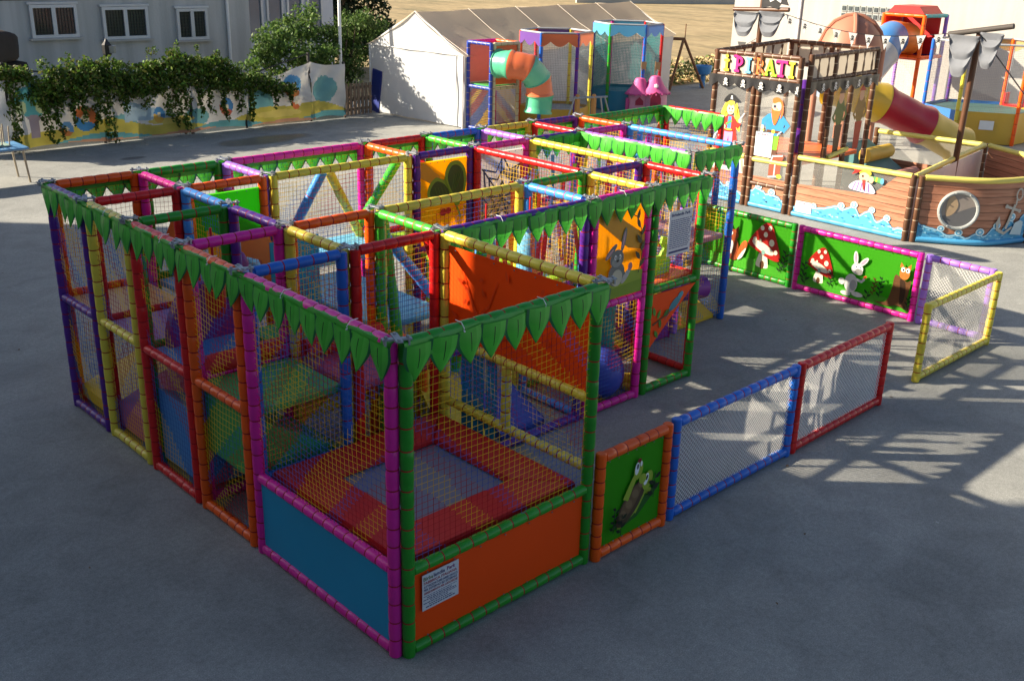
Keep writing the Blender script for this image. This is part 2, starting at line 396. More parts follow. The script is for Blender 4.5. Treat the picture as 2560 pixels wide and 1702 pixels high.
o = b.build('field_wall', mat('pale_concrete', (.52, .48, .40), .9, .2, .2, .6, .3, 4)); tag(o, 'low pale concrete wall at the far end of the dry field', 'wall')
# ------------------------------------------------------------------ buildings
PLASTER = mat('white_plaster', (.50, .505, .49), .85, .2, .10, .8, .25, 14)
CREAM = mat('cream_plaster', (.425, .405, .37), .85, .2, .10, .4, .25, 12)
def streaks(m, amt):
    t = m.node_tree; N = t.nodes; L = t.links; mx = [n for n in N if n.type == 'MIX'][0]; tc = N.new('ShaderNodeTexCoord'); mp = N.new('ShaderNodeMapping'); mp.inputs['Scale'].default_value = (2.2, 2.2, .12); L.new(tc.outputs['Object'], mp.inputs[0])
    n = N.new('ShaderNodeTexNoise'); n.inputs['Scale'].default_value = 1.6; n.inputs['Detail'].default_value = 7; L.new(mp.outputs[0], n.inputs['Vector']); r = N.new('ShaderNodeMapRange'); r.inputs[1].default_value = .35; r.inputs[2].default_value = .62; r.inputs[3].default_value = 1-amt; r.inputs[4].default_value = 1.0; L.new(n.outputs['Fac'], r.inputs[0])
    m2 = N.new('ShaderNodeMix'); m2.data_type = 'RGBA'; m2.blend_type = 'MULTIPLY'; m2.inputs[0].default_value = 1; L.new(mx.outputs[2], m2.inputs[6]); L.new(r.outputs[0], m2.inputs[7]); L.new(m2.outputs[2], N['Principled BSDF'].inputs['Base Color'])
streaks(PLASTER, .22); streaks(CREAM, .10)
GLASSD = mat('dark_glass', (.035, .042, .05), .12, .6, .3, 2)
ALU = mat('pale_aluminium', (.55, .56, .56), .45, .5)
# the house that shades the front of the yard: stands left of and behind the camera, outside the picture
t = empty('yard_house', (-12, 0, 0)); tag(t, 'tall plain house beside the yard whose shade covers the near concrete', 'house')
b = B(); b.box((-13, -6.5, 4.9), (8, 37.0, 9.8)); b.box((-13, 18.2, 4.475), (8.004, 12.396, 8.95)); b.build('wall', PLASTER, t)
b = B(); b.box((-13, -6.5, 9.88), (8.1, 37.0, .14)); b.box((-13, 18.23, 9.02), (8.1, 12.36, .12)); b.build('roof', mat('roof_slab', (.3, .28, .26), .9), t)

t = empty('white_building', (8, 26, 0)); tag(t, 'white rendered building with three barred windows behind the vine', 'building')
b = B(); b.box((4, 29, 2.1), (20, 6, 4.2)); b.build('wall', PLASTER, t)
b = B(); b.box((15.9, 29.9, 2.3), (3.79, 6, 4.6)); b.build('annex_wall', mat('bluish_plaster', (.54, .56, .60), .85, .2, .08, .8, .25, 14), t)
def window(x0, x1, z0, z1, y, parent):
    wn = empty('window', ((x0+x1)/2, y, z0), parent); xm = (x0+x1)/2
    b = B(); b.box((xm, y-.02, (z0+z1)/2), (x1-x0-.02, .02, z1-z0-.02)); b.build('pane', GLASSD, wn)
    b = B(); fw = .085
    b.box((xm, y-.055, z1-fw/2), (x1-x0, .09, fw)); b.box((xm, y-.055, z0+fw/2), (x1-x0, .09, fw))
    for x in (x0+fw/2, x1-fw/2): b.box((x, y-.055, (z0+z1)/2), (fw, .088, z1-z0-2*fw))
    b.box((xm, y-.052, (z0+z1)/2), (.11, .08, z1-z0-2*fw)); b.build('frame', ALU, wn)
    b = B(); b.box((xm, y-.09, z0-.03), (x1-x0+.16, .16, .05)); b.build('sill', mat('stone_sill', (.42, .41, .38), .8), wn)
    b = B(); b.box((xm, y-.05, z1+.04), (x1-x0+.1, .1, .06)); b.build('lintel', ALU, wn)
    b = B(); n = int((x1-x0-2*fw)/.085)
    for k in range(1, n):
        x = x0+fw+(x1-x0-2*fw)*k/n; b.box((x, y-.045, (z0+z1)/2), (.012, .012, z1-z0-2*fw))
    for k in range(1, 8): b.box((xm, y-.046, z0+fw+(z1-z0-2*fw)*k/8), (x1-x0-2*fw, .012, .010))
    b.build('grille', BLACKM if rnd.random() < 2 else ALU, wn)
b = B(); b.tube([(13.2, 25.94, 0), (13.2, 25.94, 4.2)], .05, 8); b.build('drain_pipe', WHITE, t, True); b = B(); b.tube([(-5, 25.97, 3.02), (4, 25.97, 2.96), (13.1, 25.97, 3.0)], .012, 5); b.build('cable', BLACKM, t)
b = B(); b.box((6.2, 25.8, 1.62), (.75, .34, .5)); b.build('air_unit', WHITE, t)
window(7.18, 8.48, 1.95, 2.84, 26, t); window(9.2, 10.58, 1.84, 2.75, 26, t); window(11.48, 12.5, 1.74, 2.66, 26, t)
for k in range(4):
    x = 14.42+k*.78; wn = empty('tall_window', (x, 26.9, 1.75), t)
    b = B(); b.box((x+.25, 26.89, 3.05), (.46, .02, 2.6)); b.build('pane', mat('blue_glass', (.05, .085, .15), .15, .6), wn)
    b = B(); b.box((x-.03, 26.86, 3.05), (.07, .08, 2.6)); b.box((x+.53, 26.86, 3.05), (.07, .08, 2.6)); b.box((x+.25, 26.86, 1.73), (.6, .08, .07)); b.build('frame', ALU, wn)

t = empty('cream_building', (30, 4, 0)); tag(t, 'big cream rendered building closing the yard behind the pirate ship', 'building')
b = B(); b.box((34, 3.2, 4), (8, 31, 8)); b.build('wall', CREAM, t)
b = B(); b.tube([(29.96, 15.9, 0), (29.96, 15.9, 8)], .05, 8); b.build('drain_pipe', WHITE, t, True)
gb = empty('glass_block_window', (30, 13.3, 2.6), t)
for i in range(8):
    for j in range(2):
        b = B(); b.box((29.99, 14.2-i*.235, 2.78+j*.235), (.05, .205, .205)); b.box((29.96, 14.2-i*.235, 2.78+j*.235), (.03, .13, .13), 1)
        b.build('glass_block', [mat('glass_block_edge', (.30, .33, .32), .25), mat('glass_block_dark', (.07, .085, .09), .15)], gb)

# ------------------------------------------------------------------ mural fence
def banner_col(u, z, seed):
    """painted landscape on the sheet: sky, bushes, tree, hills"""
    W_ = hx('cfc9bd'); h1 = .38+.16*math.sin(u*1.15+.6)+.06*math.sin(u*3.1); h2 = .16+.10*math.sin(u*1.9+2.0)
    c = hx('d3d0c8')
    for cx, cz, rx, rz in ((9.3, .95, .8, .38), (7.6, 1.0, .45, .3), (5.7, 1.05, .5, .3)):
        if ((u-cx)/rx)**2+((z-cz)/rz)**2 < 1: c = hx('d9d6cf')
    for cx, cz, rx, rz in ((10.75, .55, .42, .45), (12.75, .85, .42, .36), (8.9, .42, .35, .22), (6.95, .35, .4, .3)):
        if ((u-cx)/rx)**2+((z-cz)/rz)**2*(1+.12*math.sin(14*math.atan2(z-cz, u-cx))) < 1: c = hx('6fa3a3')
    if z < h1: c = hx('b9ac4e')
    for cx, cz, rx, rz in ((11.3, .30, .7, .10), (8.2, .40, .6, .09)):
        if ((u-cx)/rx)**2+((z-cz)/rz)**2 < 1: c = hx('cdbb63')
    if z < h2: c = hx('5f9a9c')
    if z < .10+.04*math.sin(u*2.3): c = hx('b98a6c')
    if 7.0 < u < 8.3 and .45 < z < .95 and z < .98-(u-7.0)*.32: c = hx('9db4bf')
    # tree at the end
    if 4.78 < u < 4.98+.1*max(0, .4-z) and .28 < z < .82: c = hx('8a8088')
    if abs(u-4.9) < .12+.5*(z-.66) and .66 < z < .86 and abs(abs(u-4.9)-(z-.62)*.8) < .06: c = hx('8a8088')
    if ((u-4.88)/.42)**2+((z-1.14)/.36)**2*(1+.2*math.sin(7*math.atan2(z-1.14, u-4.88))) < 1: c = hx('4f8f95')
    # plain painted balloons and flowers
    for cx, cz, r_, ca, cb in ((6.05, .62, .26, 'b5683c', '3f78a8'), (7.9, .55, .17, '4a7fae', 'c9a24a'), (9.75, .60, .20, '4779a8', 'b8604a'), (11.75, .98, .26, '5f9cc4', 'c47a3e'), (11.85, .55, .16, 'd9d2c0', 'c06a3c'), (5.6, .42, .15, '5b86ad', 'b9763f')):
        q_ = ((u-cx)/r_)**2+((z-cz)/(r_*1.15))**2
        if q_ < 1: c = hx(ca) if (z-cz)+.5*(u-cx) > -.03 else hx(cb)
        if q_ < .10: c = hx('c9bfa0')
    for cx, cz in ((4.62, .98), (5.08, .98)):
        if ((u-cx)/.13)**2+((z-cz)/.16)**2 < 1: c = hx('9fb08a')
    return c
MUR = [3.2, 4.36, 6.46, 8.75, 10.28, 12.28, 13.42]
MTOP = [1.95, 1.62, 1.42, 1.20, 1.22, 1.62, 1.50]
tm = empty('mural_fence', (8.5, 20, 0)); tag(tm, 'long fence of painted cloth banners showing trees and hills under the vine', 'fence')
BAN = vcol_mat('faded_banner', .8, .1, .12, .5, 1.6)
for k in range(6):
    x0, x1 = MUR[k], MUR[k+1]; b = B(); nx = int((x1-x0)*34); nz = 44; rows = []
    for a in range(nz+1):
        row = []
        for c in range(nx+1):
            t_ = c/nx; x = x0+(x1-x0)*t_; top = MTOP[k]+(MTOP[k+1]-MTOP[k])*t_-.12*math.sin(math.pi*t_)
            z = .05+.05*math.sin(math.pi*t_)*(k % 2)+(top-.05)*a/nz
            y = 20 + .10*math.sin(math.pi*t_) + .035*math.sin(9*x+3*math.sin(2.5*z)+k)*(.4+a/nz) + .03*noise.noise(Vector((x*2, z*3, k)))*2
            row.append((x, y-.05, z))
        rows.append(row)
    white = k == 0
    b.grid(rows, 0, cols=lambda a, c: (hx('c8cdd2') if white else banner_col((rows[a][c][0]+rows[a][c+1][0])/2, (rows[a][c][2]+rows[a+1][c][2])/2, k)))
    me, off = b.mesh('banner', BAN, True, True); add('banner', me, tm, off)
for x, h in zip(MUR[1:], (2.0, 1.5, 1.3, 1.35, 1.85, 1.55)):
    b = B(); b.box((x, 20.02, h/2), (.06, .06, h)); b.build('post', mat('dark_iron', (.03, .028, .026), .6), tm)
b = B(); b.tube([(3.2, 20.03, 1.98), (6.46, 20.03, 1.6), (10.28, 20.03, 1.32), (12.28, 20.03, 1.82)], .018, 6); b.build('top_wire', mat('dark_iron', (0, 0, 0)), tm)

# ------------------------------------------------------------------ vegetation
def foliage_mat(name, c1, c2, tr=.35):
    m = mat(name, c1, .55, .35, .25, 3, transl=tr); t = m.node_tree; a = t.nodes.new('ShaderNodeAttribute'); a.attribute_name = 'Col'
    mx = [n for n in t.nodes if n.type == 'MIX'][0]; t.links.new(a.outputs['Color'], mx.inputs[6]); return m
FOL = foliage_mat('leaf_green', (.06, .12, .02), (.1, .2, .03))
def leaf_quad(b, c, s, rr, col, droop=0.0):
    n = Vector((rr.gauss(0, 1), rr.gauss(0, 1)-.3, rr.gauss(.5, .8))).normalized(); u = n.orthogonal().normalized(); u = Quaternion(n, rr.uniform(0, 6.3)) @ u; v = n.cross(u)
    s2 = s*rr.uniform(.7, 1.3)
    b.face([c-u*s2*.5, c+v*s2*.32+n*s2*.06, c+u*s2*.55, c-v*s2*.32+n*s2*.06], 0, col)
def clump(b, c, rad, n, s, rr, cols):
    c = Vector(c); tone = rr.uniform(.7, 1.25)
    for _ in range(n):
        d = Vector((rr.gauss(0, 1), rr.gauss(0, 1), rr.gauss(0, 1))); d = d.normalized()*rr.random()**.45
        p = c+Vector((d.x*rad[0], d.y*rad[1], d.z*rad[2])); cc = rr.choice(cols); k = tone*rr.uniform(.75, 1.25)
        leaf_quad(b, p, s, rr, tuple(q*k for q in cc))
VG = [(.075, .155, .016), (.10, .20, .022), (.05, .105, .014), (.16, .235, .03), (.12, .13, .03)]
rr = random.Random(11)
tv = empty('climbing_vine', (8, 20, 0)); tag(tv, 'thick green creeper spilling over the top of the painted fence', 'vine')
b = B()
def vtop(x):
    P = [(3.2, 1.9), (4.4, 2.0), (5.0, 1.82), (5.7, 2.02), (6.8, 2.02), (7.3, 1.85), (8.35, 2.18), (9.6, 1.95), (10.1, 1.55), (11.3, 1.3), (12.0, 1.35)]
    for (a, za), (c, zc) in zip(P, P[1:]):
        if a <= x <= c: return za+(zc-za)*(x-a)/(c-a)
    return 1.3
x = 3.2
while x < 11.6:
    zt = vtop(x); thick = .22 if x < 5 else (.78 if x < 9.8 else .40)
    for k in range(6 if 5 < x < 9.8 else 4):
        clump(b, (x+rr.uniform(-.15, .15), 20+rr.uniform(-.28, .25), zt-.12-thick*rr.random()), (.22, .2, .15), 55, .095, rr, VG)
    if rr.random() < .35: clump(b, (x, 20.1, zt+.03), (.10, .1, .14), 26, .07, rr, VG)
    x += .14
for xs, zb, wd in ((4.42, .08, .17), (5.15, .15, .15), (5.35, .3, .12), (6.6, .06, .15), (6.0, .6, .12), (7.4, .8, .2), (8.55, .12, .18), (8.0, .5, .12), (8.3, .3, .12), (9.0, .5, .1), (9.6, .3, .09), (10.4, .25, .08), (10.05, .5, .1), (11.1, .55, .07), (6.95, .7, .16), (9.3, .55, .08), (5.75, .55, .1), (6.4, .35, .1), (11.6, .6, .06)):
    zt = vtop(xs)-.4; z = zt; xx = xs
    while z > zb:
        f = (z-zb)/(zt-zb+.01); clump(b, (xx+rr.uniform(-wd, wd)*.6, 19.87+rr.uniform(-.1, .06), z), (wd*(.5+.7*f), .09, .12), int(14+18*f), .085, rr, VG); z -= .075; xx += rr.uniform(-.03, .03)
b.build('foliage', FOL, tv)
b = B()
for xs in (4.5, 6.6, 8.6): b.tube([(xs, 20.1, 0), (xs+.05, 20.12, .8), (xs-.05, 20.1, 1.5), (xs+.2, 20.1, 1.8)], [.035, .03, .025, .015], 6)
b.build('stem', mat('bark', (.10, .075, .05), .9, .2, .3, 12, .6, 25), tv)
BARK = MATS['bark']
def tree(name, label, base, h, crowns, n, s, cols, seed, trunk_r=.07, leafmat=None):
    rr = random.Random(seed); t = empty(name, base); tag(t, label, 'tree'); bs = Vector(base)
    b = B(); b.tube([bs, bs+V(.05, 0, h*.35), bs+V(-.04, .06, h*.7), bs+V(.05, .02, h)], [trunk_r, trunk_r*.8, trunk_r*.55, trunk_r*.25], 8)
    for c, rad in crowns:
        st = bs+V(0, 0, h*rr.uniform(.35, .65)); e = Vector(c); b.tube([st, st.lerp(e, .5)+V(rr.uniform(-.1, .1), rr.uniform(-.1, .1), .08), e], [trunk_r*.5, trunk_r*.33, trunk_r*.12], 6)
    b.build('trunk', BARK, t, True)
    b = B()
    for c, rad in crowns:
        k = max(4, int(n*rad[0]*rad[2]))
        for _ in range(k):
            d = Vector((rr.gauss(0, 1), rr.gauss(0, 1), rr.gauss(0, 1))).normalized()*rr.uniform(.35, 1.0)
            p = Vector(c)+Vector((d.x*rad[0], d.y*rad[1], d.z*rad[2])); clump(b, p, (s*2.2, s*2.2, s*1.6), 30, s, rr, cols)
    b.build('crown', leafmat or FOL, t); return t
TG = [(.11, .19, .04), (.085, .16, .03), (.14, .21, .05), (.06, .12, .025)]
tree('shade_tree', 'bright leafy small tree growing behind the right end of the painted fence', (12.9, 21.4, 0), 2.2,
     [((12.0, 21.2, 2.0), (.85, .6, .65)), ((13.0, 21.5, 2.45), (.85, .6, .6)), ((13.4, 21.3, 1.6), (.7, .55, .55)), ((11.5, 21.0, 1.5), (.6, .45, .32)), ((12.4, 20.8, 1.35), (.6, .4, .4)), ((13.2, 20.5, 1.75), (.5, .3, .3)), ((12.3, 20.45, 1.75), (.45, .25, .25))], 120, .095, TG, 3)
tree('shade_tree', 'slim leafy tree between the lamp pole and the white tent', (14.25, 21.0, 0), 2.3,
     [((14.1, 21.3, 2.1), (.65, .5, .5)), ((14.8, 21.2, 1.75), (.65, .5, .55)), ((15.2, 21.5, 2.35), (.75, .5, .42)), ((14.6, 21.0, 2.6), (.5, .4, .3)), ((14.3, 20.9, 1.2), (.55, .4, .4))], 120, .095, TG, 4)
tree('dense_tree', 'large dark evergreen tree behind the fence at the top of the yard', (20.3, 30, 0), 4.0,
     [((19.6, 30.3, 2.6), (1.8, 1.3, 1.3)), ((21.2, 30.6, 2.4), (1.5, 1.2, 1.2)), ((20.2, 30, 3.6), (1.7, 1.2, 1.2)), ((18.4, 29.5, 1.6), (1.0, 1, .9)), ((20.5, 29.6, 1.2), (1.6, .9, .8)), ((22.3, 30.4, 1.3), (.8, .8, .6))], 60, .15, [(.022, .04, .012), (.03, .052, .016), (.015, .03, .01)], 5, .2)
# pole, gate, boulders, lantern
t = empty('lamp_pole', (13.74, 20.62, 0)); tag(t, 'tall slim white pole standing among the trees', 'pole')
b = B(); b.tube([(13.74, 20.62, 0), (13.78, 20.62, 6)], .045, 10); b.build('shaft', WHITE, t, True); b = B(); b.lathe([(.09, 0), (.09, .03), (.05, .05)], (13.74, 20.62, 0)); b.build('base_collar', WHITE, t)
t = empty('wooden_gate', (14.0, 20.15, 0)); tag(t, 'weathered wooden pallet gate leaning beside the tent', 'gate')
WG = mat('grey_timber', (.17, .125, .09), .9, .2, .3, 9, .4, 30)
for k in range(7): b = B(); b.box((13.58+k*.135, 20.12+.006*(k % 2), .48), (.085, .022, .86+.05*rnd.random())); b.build('slat', WG, t)
for z in (.2, .5, .8): b = B(); b.box((13.98, 20.145, z), (.98, .025, .07)); b.build('cross_bar', WG, t)
ROCK = mat('dark_rock', (.045, .038, .034), .9, .2, .35, 3, .8, 7)
for i, (c, r_, sq, lab) in enumerate((((5.05, 23.2, .55), .62, (1.3, 1, .9), 'broad dark boulder at the foot of the rock pile'), ((5.35, 23.1, 1.42), .42, (1.5, 1, .75), 'dark rounded boulder in the middle of the rock pile'), ((5.1, 23.0, 2.05), .44, (1.5, 1, .95), 'dark block of rock with a pale top crowning the pile'))):
    b = B(); b.ball((0, 0, 0), 1, 20, 0)
    b.v = [Vector(c)+Vector(tuple(math.copysign(abs(q)**.45, q)*r_*s_*.92 for q, s_ in zip(p, sq)))*(1+.10*noise.noise(p*2+Vector(c))) for p in b.v]; tag(b.build('boulder', ROCK, None, True), lab, 'boulder', 'boulders behind the fence')
t = empty('wall_lantern', (7.0, 20.6, 0)); tag(t, 'black lantern on a post rising above the creeper', 'lantern')
b = B(); b.tube([(7.0, 20.6, 0), (7.0, 20.6, 1.95)], .03, 8); b.build('post', BLACKM, t)
b = B(); b.lathe([(.06, 1.95), (.11, 2.0), (.12, 2.22), (.05, 2.3), (.02, 2.36)], (7.0, 20.6, 0), 8); b.build('lamp_head', BLACKM, t); b = B(); b.lathe([(.09, 2.03), (.1, 2.2)], (7.09, 20.52, 0), 8); b.build('lamp_glass', GREYM, t)

# ------------------------------------------------------------------ marquee tent
TA = R(10); tu = Vector((math.cos(TA), math.sin(TA), 0)); tv_ = Vector((-math.sin(R(3)), math.cos(R(3)), 0)); T0 = Vector((15.0, 16.66, 0)); TL, TW = 11.6, 3.95
tt = empty('marquee_tent', T0); tag(tt, 'long white marquee tent with brownish pitched roof beyond the play area', 'tent')
def TP(l, w_, z): return T0+tu*l+tv_*w_+V(0, 0, z)
CANV = mat('white_canvas', (.60, .625, .645), .6, .3, .06, .7, .6, 2.2, transl=.25); CANR = mat('dusty_roof_canvas', (.74, .63, .48), .65, .3, .10, .5, .35, 2.5, transl=.5)
def wr(l, w_, z): return .03*noise.noise(Vector((l*1.3+4, w_*1.5, z*1.6)))+.02*math.sin(5*w_+2*z+l*3)
def ridge(l): return 2.96-.025*abs(math.sin(math.pi*l/2.32))
def eave(l): return 1.94-.04*abs(math.sin(math.pi*l/2.32))
b = B(); rows = []
for a in range(15):
    z = .03+1.91*a/14; rows.append([TP(wr(0, TW*c/24, z)-.02, TW*c/24, z) for c in range(25)])
b.grid(rows); b.build('gable_wall', CANV, tt, True)
b = B(); rows = []
for a in range(9):
    row = []
    for c in range(25):
        t_ = c/24; hz = 1.0-abs(2*t_-1); z = 1.94+(1.02*hz)*a/8; row.append(TP(-.03+wr(1, TW*t_, z), TW*t_, z))
    rows.append(row)
b.grid(rows); b.build('gable_top', CANV, tt, True)
b = B(); b.tube([TP(-.05, .28, .05), TP(-.05, .28, 1.9)], .016, 6); b.tube([TP(-.05, 0.02, 0), TP(-.05, .02, 1.92)], .03, 6); b.tube([TP(-.05, TW-.02, 0), TP(-.05, TW-.02, 1.92)], .03, 6); b.tube([TP(-.06, 0, 1.93), TP(-.06, TW, 1.93)], .012, 6); b.build('seam_piping', WHITE, tt)
b = B(); b.grid([[TP(TL*c/70, -.01+.03*noise.noise(Vector((c*.4, a*.5, 2)))+.02*math.sin(c*1.9+a*.3), .03+eave(TL*c/70)*a/10-.03*(a == 10)) for c in range(71)] for a in range(11)]); b.build('side_wall', CANV, tt, True)
b = B(); b.grid([[TP(TL*c/40, TW, .03+1.9*a/4) for c in range(41)] for a in range(5)]); b.grid([[TP(TL, TW*c/6, .03+1.9*a/4) for c in range(7)] for a in range(5)]); b.face([TP(TL, 0, 1.93), TP(TL, TW, 1.93), TP(TL, TW/2, 2.9)]); b.build('rear_wall', CANV, tt)
for s_ in (0, 1):
    b = B(); rows = []
    for a in range(13):
        row = []
        for c in range(59):
            l = -.08+(TL+.16)*c/58; t_ = a/12; z = eave(l)+(ridge(l)-eave(l))*t_-.07*math.sin(math.pi*t_)-.02+(.018*noise.noise(Vector((l*1.1, t_*3, s_)))); w_ = (-.12+(TW/2+.12)*t_) if s_ == 0 else (TW+.12-(TW/2+.12)*t_)
            row.append(TP(l, w_, z))
        rows.append(row)
    b.grid(rows); b.build('roof_sheet', CANR, tt, True)
for k in range(6):
    l = k*TL/5; b = B(); b.tube([TP(l, -.13, eave(l)+.02), TP(l, TW*.25, (eave(l)+ridge(l))/2-.02), TP(l, TW/2, ridge(l)+.0)], .008, 6); b.build('roof_seam', mat('seam_tape', (.60, .53, .44), .7), tt)
# ------------------------------------------------------------------ the modular play structure
U = .96; YJ = [0, 1.894, 2.839, 3.795, 4.728, 5.667]; HT = 2.40; OFF = .066
PS = empty('play_structure', (0, 0, 0)); tag(PS, 'huge multicoloured jungle play frame with padded tubes, nets and green leaf trim', 'play structure')
def nd(i, j): return Vector((i*U, YJ[j], 0))
def sheet(name, p0, p1, z0, z1, m, parent, t=.012, off=0.0):
    p0 = Vector(p0); p1 = Vector(p1); d = (p1-p0).normalized(); n = V(d.y, -d.x, 0); b = B()
    L_ = (p1-p0).length; rows = []
    for a in range(7): rows.append([p0+d*(L_*c/10)+n*(off+.010*math.sin(math.pi*c/10)*math.sin(math.pi*a/6))+V(0, 0, z0+(z1-z0)*a/6) for c in range(11)])
    b.grid(rows); b.grid([[p-n*t for p in r] for r in rows][::-1])
    return b.build(name, m, parent, True)
def eyelets(p0, p1, z0, z1, parent, n=6):
    p0 = Vector(p0); p1 = Vector(p1); d = (p1-p0); nn = d.normalized(); nn = V(nn.y, -nn.x, 0); b = B()
    for k in range(n+1):
        for z in (z0+.02, z1-.02): b.ball(p0+d*((k+.5)/(n+1))+nn*.016+V(0, 0, z), .007, 6)
    return b.build('eyelets', GREYM, parent)
def panelm(c, tr=.15): return mat('panel_'+c, PAL2[c], .42, .25, .06, 2, .30, 1.7, transl=tr)
PAL2 = {'orange': (.92, .075, .002), 'blue': (.018, .29, .50), 'amber': (.95, .56, .008), 'green': (.085, .52, .02), 'lime': (.18, .34, .03), 'white': (.66, .62, .60), 'teal': (.02, .30, .36), 'red': (.5, .03, .02), 'mauve': (.42, .20, .24)}
FRAMES = {}
def frame(a, c, col, mids=(1.22,), lower='n', upper='n', bottom=True, top=True, H=HT, first=True, name='wall_frame'):
    p, q = (nd(*a) if not isinstance(a, Vector) else a), (nd(*c) if not isinstance(c, Vector) else c); d = (q-p).normalized(); p = p+d*OFF; q = q-d*OFF
    f = empty(name, (p+q)/2, PS)
    if first: pad('post', p, p+V(0, 0, H-.03), col, f)
    pad('post', q, q+V(0, 0, H-.03), col, f)
    i, e = p+d*.03, q-d*.03
    if top: pad('rail', i+V(0, 0, H-.046), e+V(0, 0, H-.046), col, f, .044, .13)
    for z in mids: pad('rail', i+V(0, 0, z), e+V(0, 0, z), col, f, .042, .13)
    if bottom: pad('rail', i+V(0, 0, .05), e+V(0, 0, .05), col, f, .044, .13)
    zs = [.09 if bottom else .02]+[z for z in mids]+[H-.09]
    fills = [lower]+['n']*(len(mids)-1)+[upper] if len(mids) else [upper]
    for k, fl in enumerate(fills):
        z0, z1 = zs[k]+(.04 if k else 0), zs[k+1]-.04
        if fl == 'n': net(p+d*.03, q-d*.03, z0, z1, f)
        elif fl and fl[0] == 'p':
            pn = sheet('panel', p+d*.035, q-d*.035, z0, z1, panelm(fl[1], fl[2] if len(fl) > 2 else .15), f); eyelets(p+d*.035, q-d*.035, z0, z1, f)
    FRAMES[(str(a), str(c))] = f
    return f
N_ = None
# outer left face
frame((0, 4), (0, 5), 'purple'); frame((0, 3), (0, 4), 'yellow'); frame((0, 2), (0, 3), 'red'); frame((0, 1), (0, 2), 'orange')
frame((0, 0), (0, 1), 'pink', (.70,), ('p', 'blue', .05))
# front face of the trampoline bay, with the maker's notice
ff = frame((0, 0), (2, 0), 'green', (.69,), ('p', 'orange', .05))
# right face of the trampoline bay
f2 = frame((2, 1), (2, 0), 'yellow', (.82, 1.42), N_, ('p', 'orange', .5), True)
pad('post', (2*U, 1.02, .85), (2*U, 1.02, 1.40), 'yellow', f2, .044)
a = Art((2*U-.012, 1.72, 1.5), (0, -1, 0), (-1, 0, 0)); DK = (.80, .062, .002)
a.stroke([(.25, 0), (.32, .25), (.22, .42), (.05, .52)], .06, DK, .012); a.stroke([(.30, .2), (.48, .36), (.58, .6)], .03, DK, .008); a.stroke([(.26, .36), (.12, .62)], .022, DK, .006); a.stroke([(.1, .05), (.9, .18), (1.3, .12)], .05, DK, .015)
for k in range(16):
    x_, y_ = rnd.uniform(.0, 1.35), rnd.uniform(.02, .72); a.leaf(x_, y_, rnd.uniform(.06, .11), .035, rnd.uniform(0, 6.3), DK)
a.build('branch_print', f2)['kind'] = 'stuff'
# row behind the trampoline
frame((0, 1), (1, 1), 'blue', (.62,)); frame((1, 1), (2, 1), 'red', (.62,), 'n', 'n')
frame((1, 1), (1, 2), 'yellow', (), N_, 'n'); frame((1, 2), (1, 3), 'purple', (), N_, N_); frame((1, 3), (1, 4), 'sky', (), N_, 'n'); frame((1, 4), (1, 5), 'pink', (), N_, N_)
frame((0, 2), (1, 2), 'pink', (1.2,), 'n', N_); frame((0, 3), (1, 3), 'green', (1.2,), 'n', N_); frame((0, 4), (1, 4), 'red', (1.2,), 'n', N_)
frame((0, 5), (1, 5), 'orange'); frame((1, 5), (2, 5), 'green'); frame((2, 5), (4, 5), 'pink'); frame((4, 5), (5, 5), 'red'); frame((5, 5), (6, 5), 'blue'); frame((6, 5), (7, 5), 'yellow'); frame((7, 5), (8, 5), 'purple')
frame((1, 2), (2, 2), 'orange', (1.2,), 'n', 'n'); frame((2, 2), (4, 2), 'yellow', (), N_, 'n'); frame((4, 2), (5, 2), 'green', (), N_, 'n'); frame((5, 2), (6, 2), 'purple', (), N_, 'n')
fg = frame((1, 4), (2, 4), 'orange', (1.75,), 'n', ('p', 'green', .6)); frame((2, 4), (4, 4), 'yellow', (), N_, 'n')
fl = frame((4, 4), (5, 4), 'purple', (1.2,), 'n', ('p', 'amber', .6)); fw = frame((5, 4), (6, 4), 'pink', (1.2,), 'n', ('p', 'white', .6)); frame((7, 4), (8, 4), 'pink', (1.2,), 'n', 'n')
frame((2, 4), (2, 5), 'lav', (), N_, N_); frame((2, 1), (2, 2), 'lime', (), N_, N_); frame((4, 4), (4, 5), 'orange', (), N_, N_); frame((4, 1), (4, 2), 'sky', (), N_, 'n')
frame((5, 4), (5, 5), 'lime', (), N_, N_); frame((5, 2), (5, 4), 'red', (), N_, 'n'); frame((5, 1), (5, 2), 'yellow', (), N_, 'n')
frame((6, 4), (6, 5), 'lav', (), N_, N_); frame((6, 2), (6, 4), 'yellow', (), N_, 'n'); frame((6, 1), (6, 2), 'red', (1.22,), 'n', 'n')
frame((7, 4), (7, 5), 'red', (), N_, N_); frame((7, 2), (7, 4), 'lav', (1.2,), N_, 'n'); frame((8, 4), (8, 5), 'orange', (), N_, 'n'); frame((8, 2), (8, 4), 'sky', (), 'n', 'n', first=False)
frame((6, 4), (7, 4), 'purple', (1.2,), 'n', 'n')
# row of jungle panels on the entrance side
frame((2, 1), (4, 1), 'purple', (1.22,), N_, 'n'); fr = frame((4, 1), (5, 1), 'pink', (1.22,), 'n', ('p', 'amber', .6)); fe = frame((5, 1), (6, 1), 'green', (1.22,), N_, 'n')
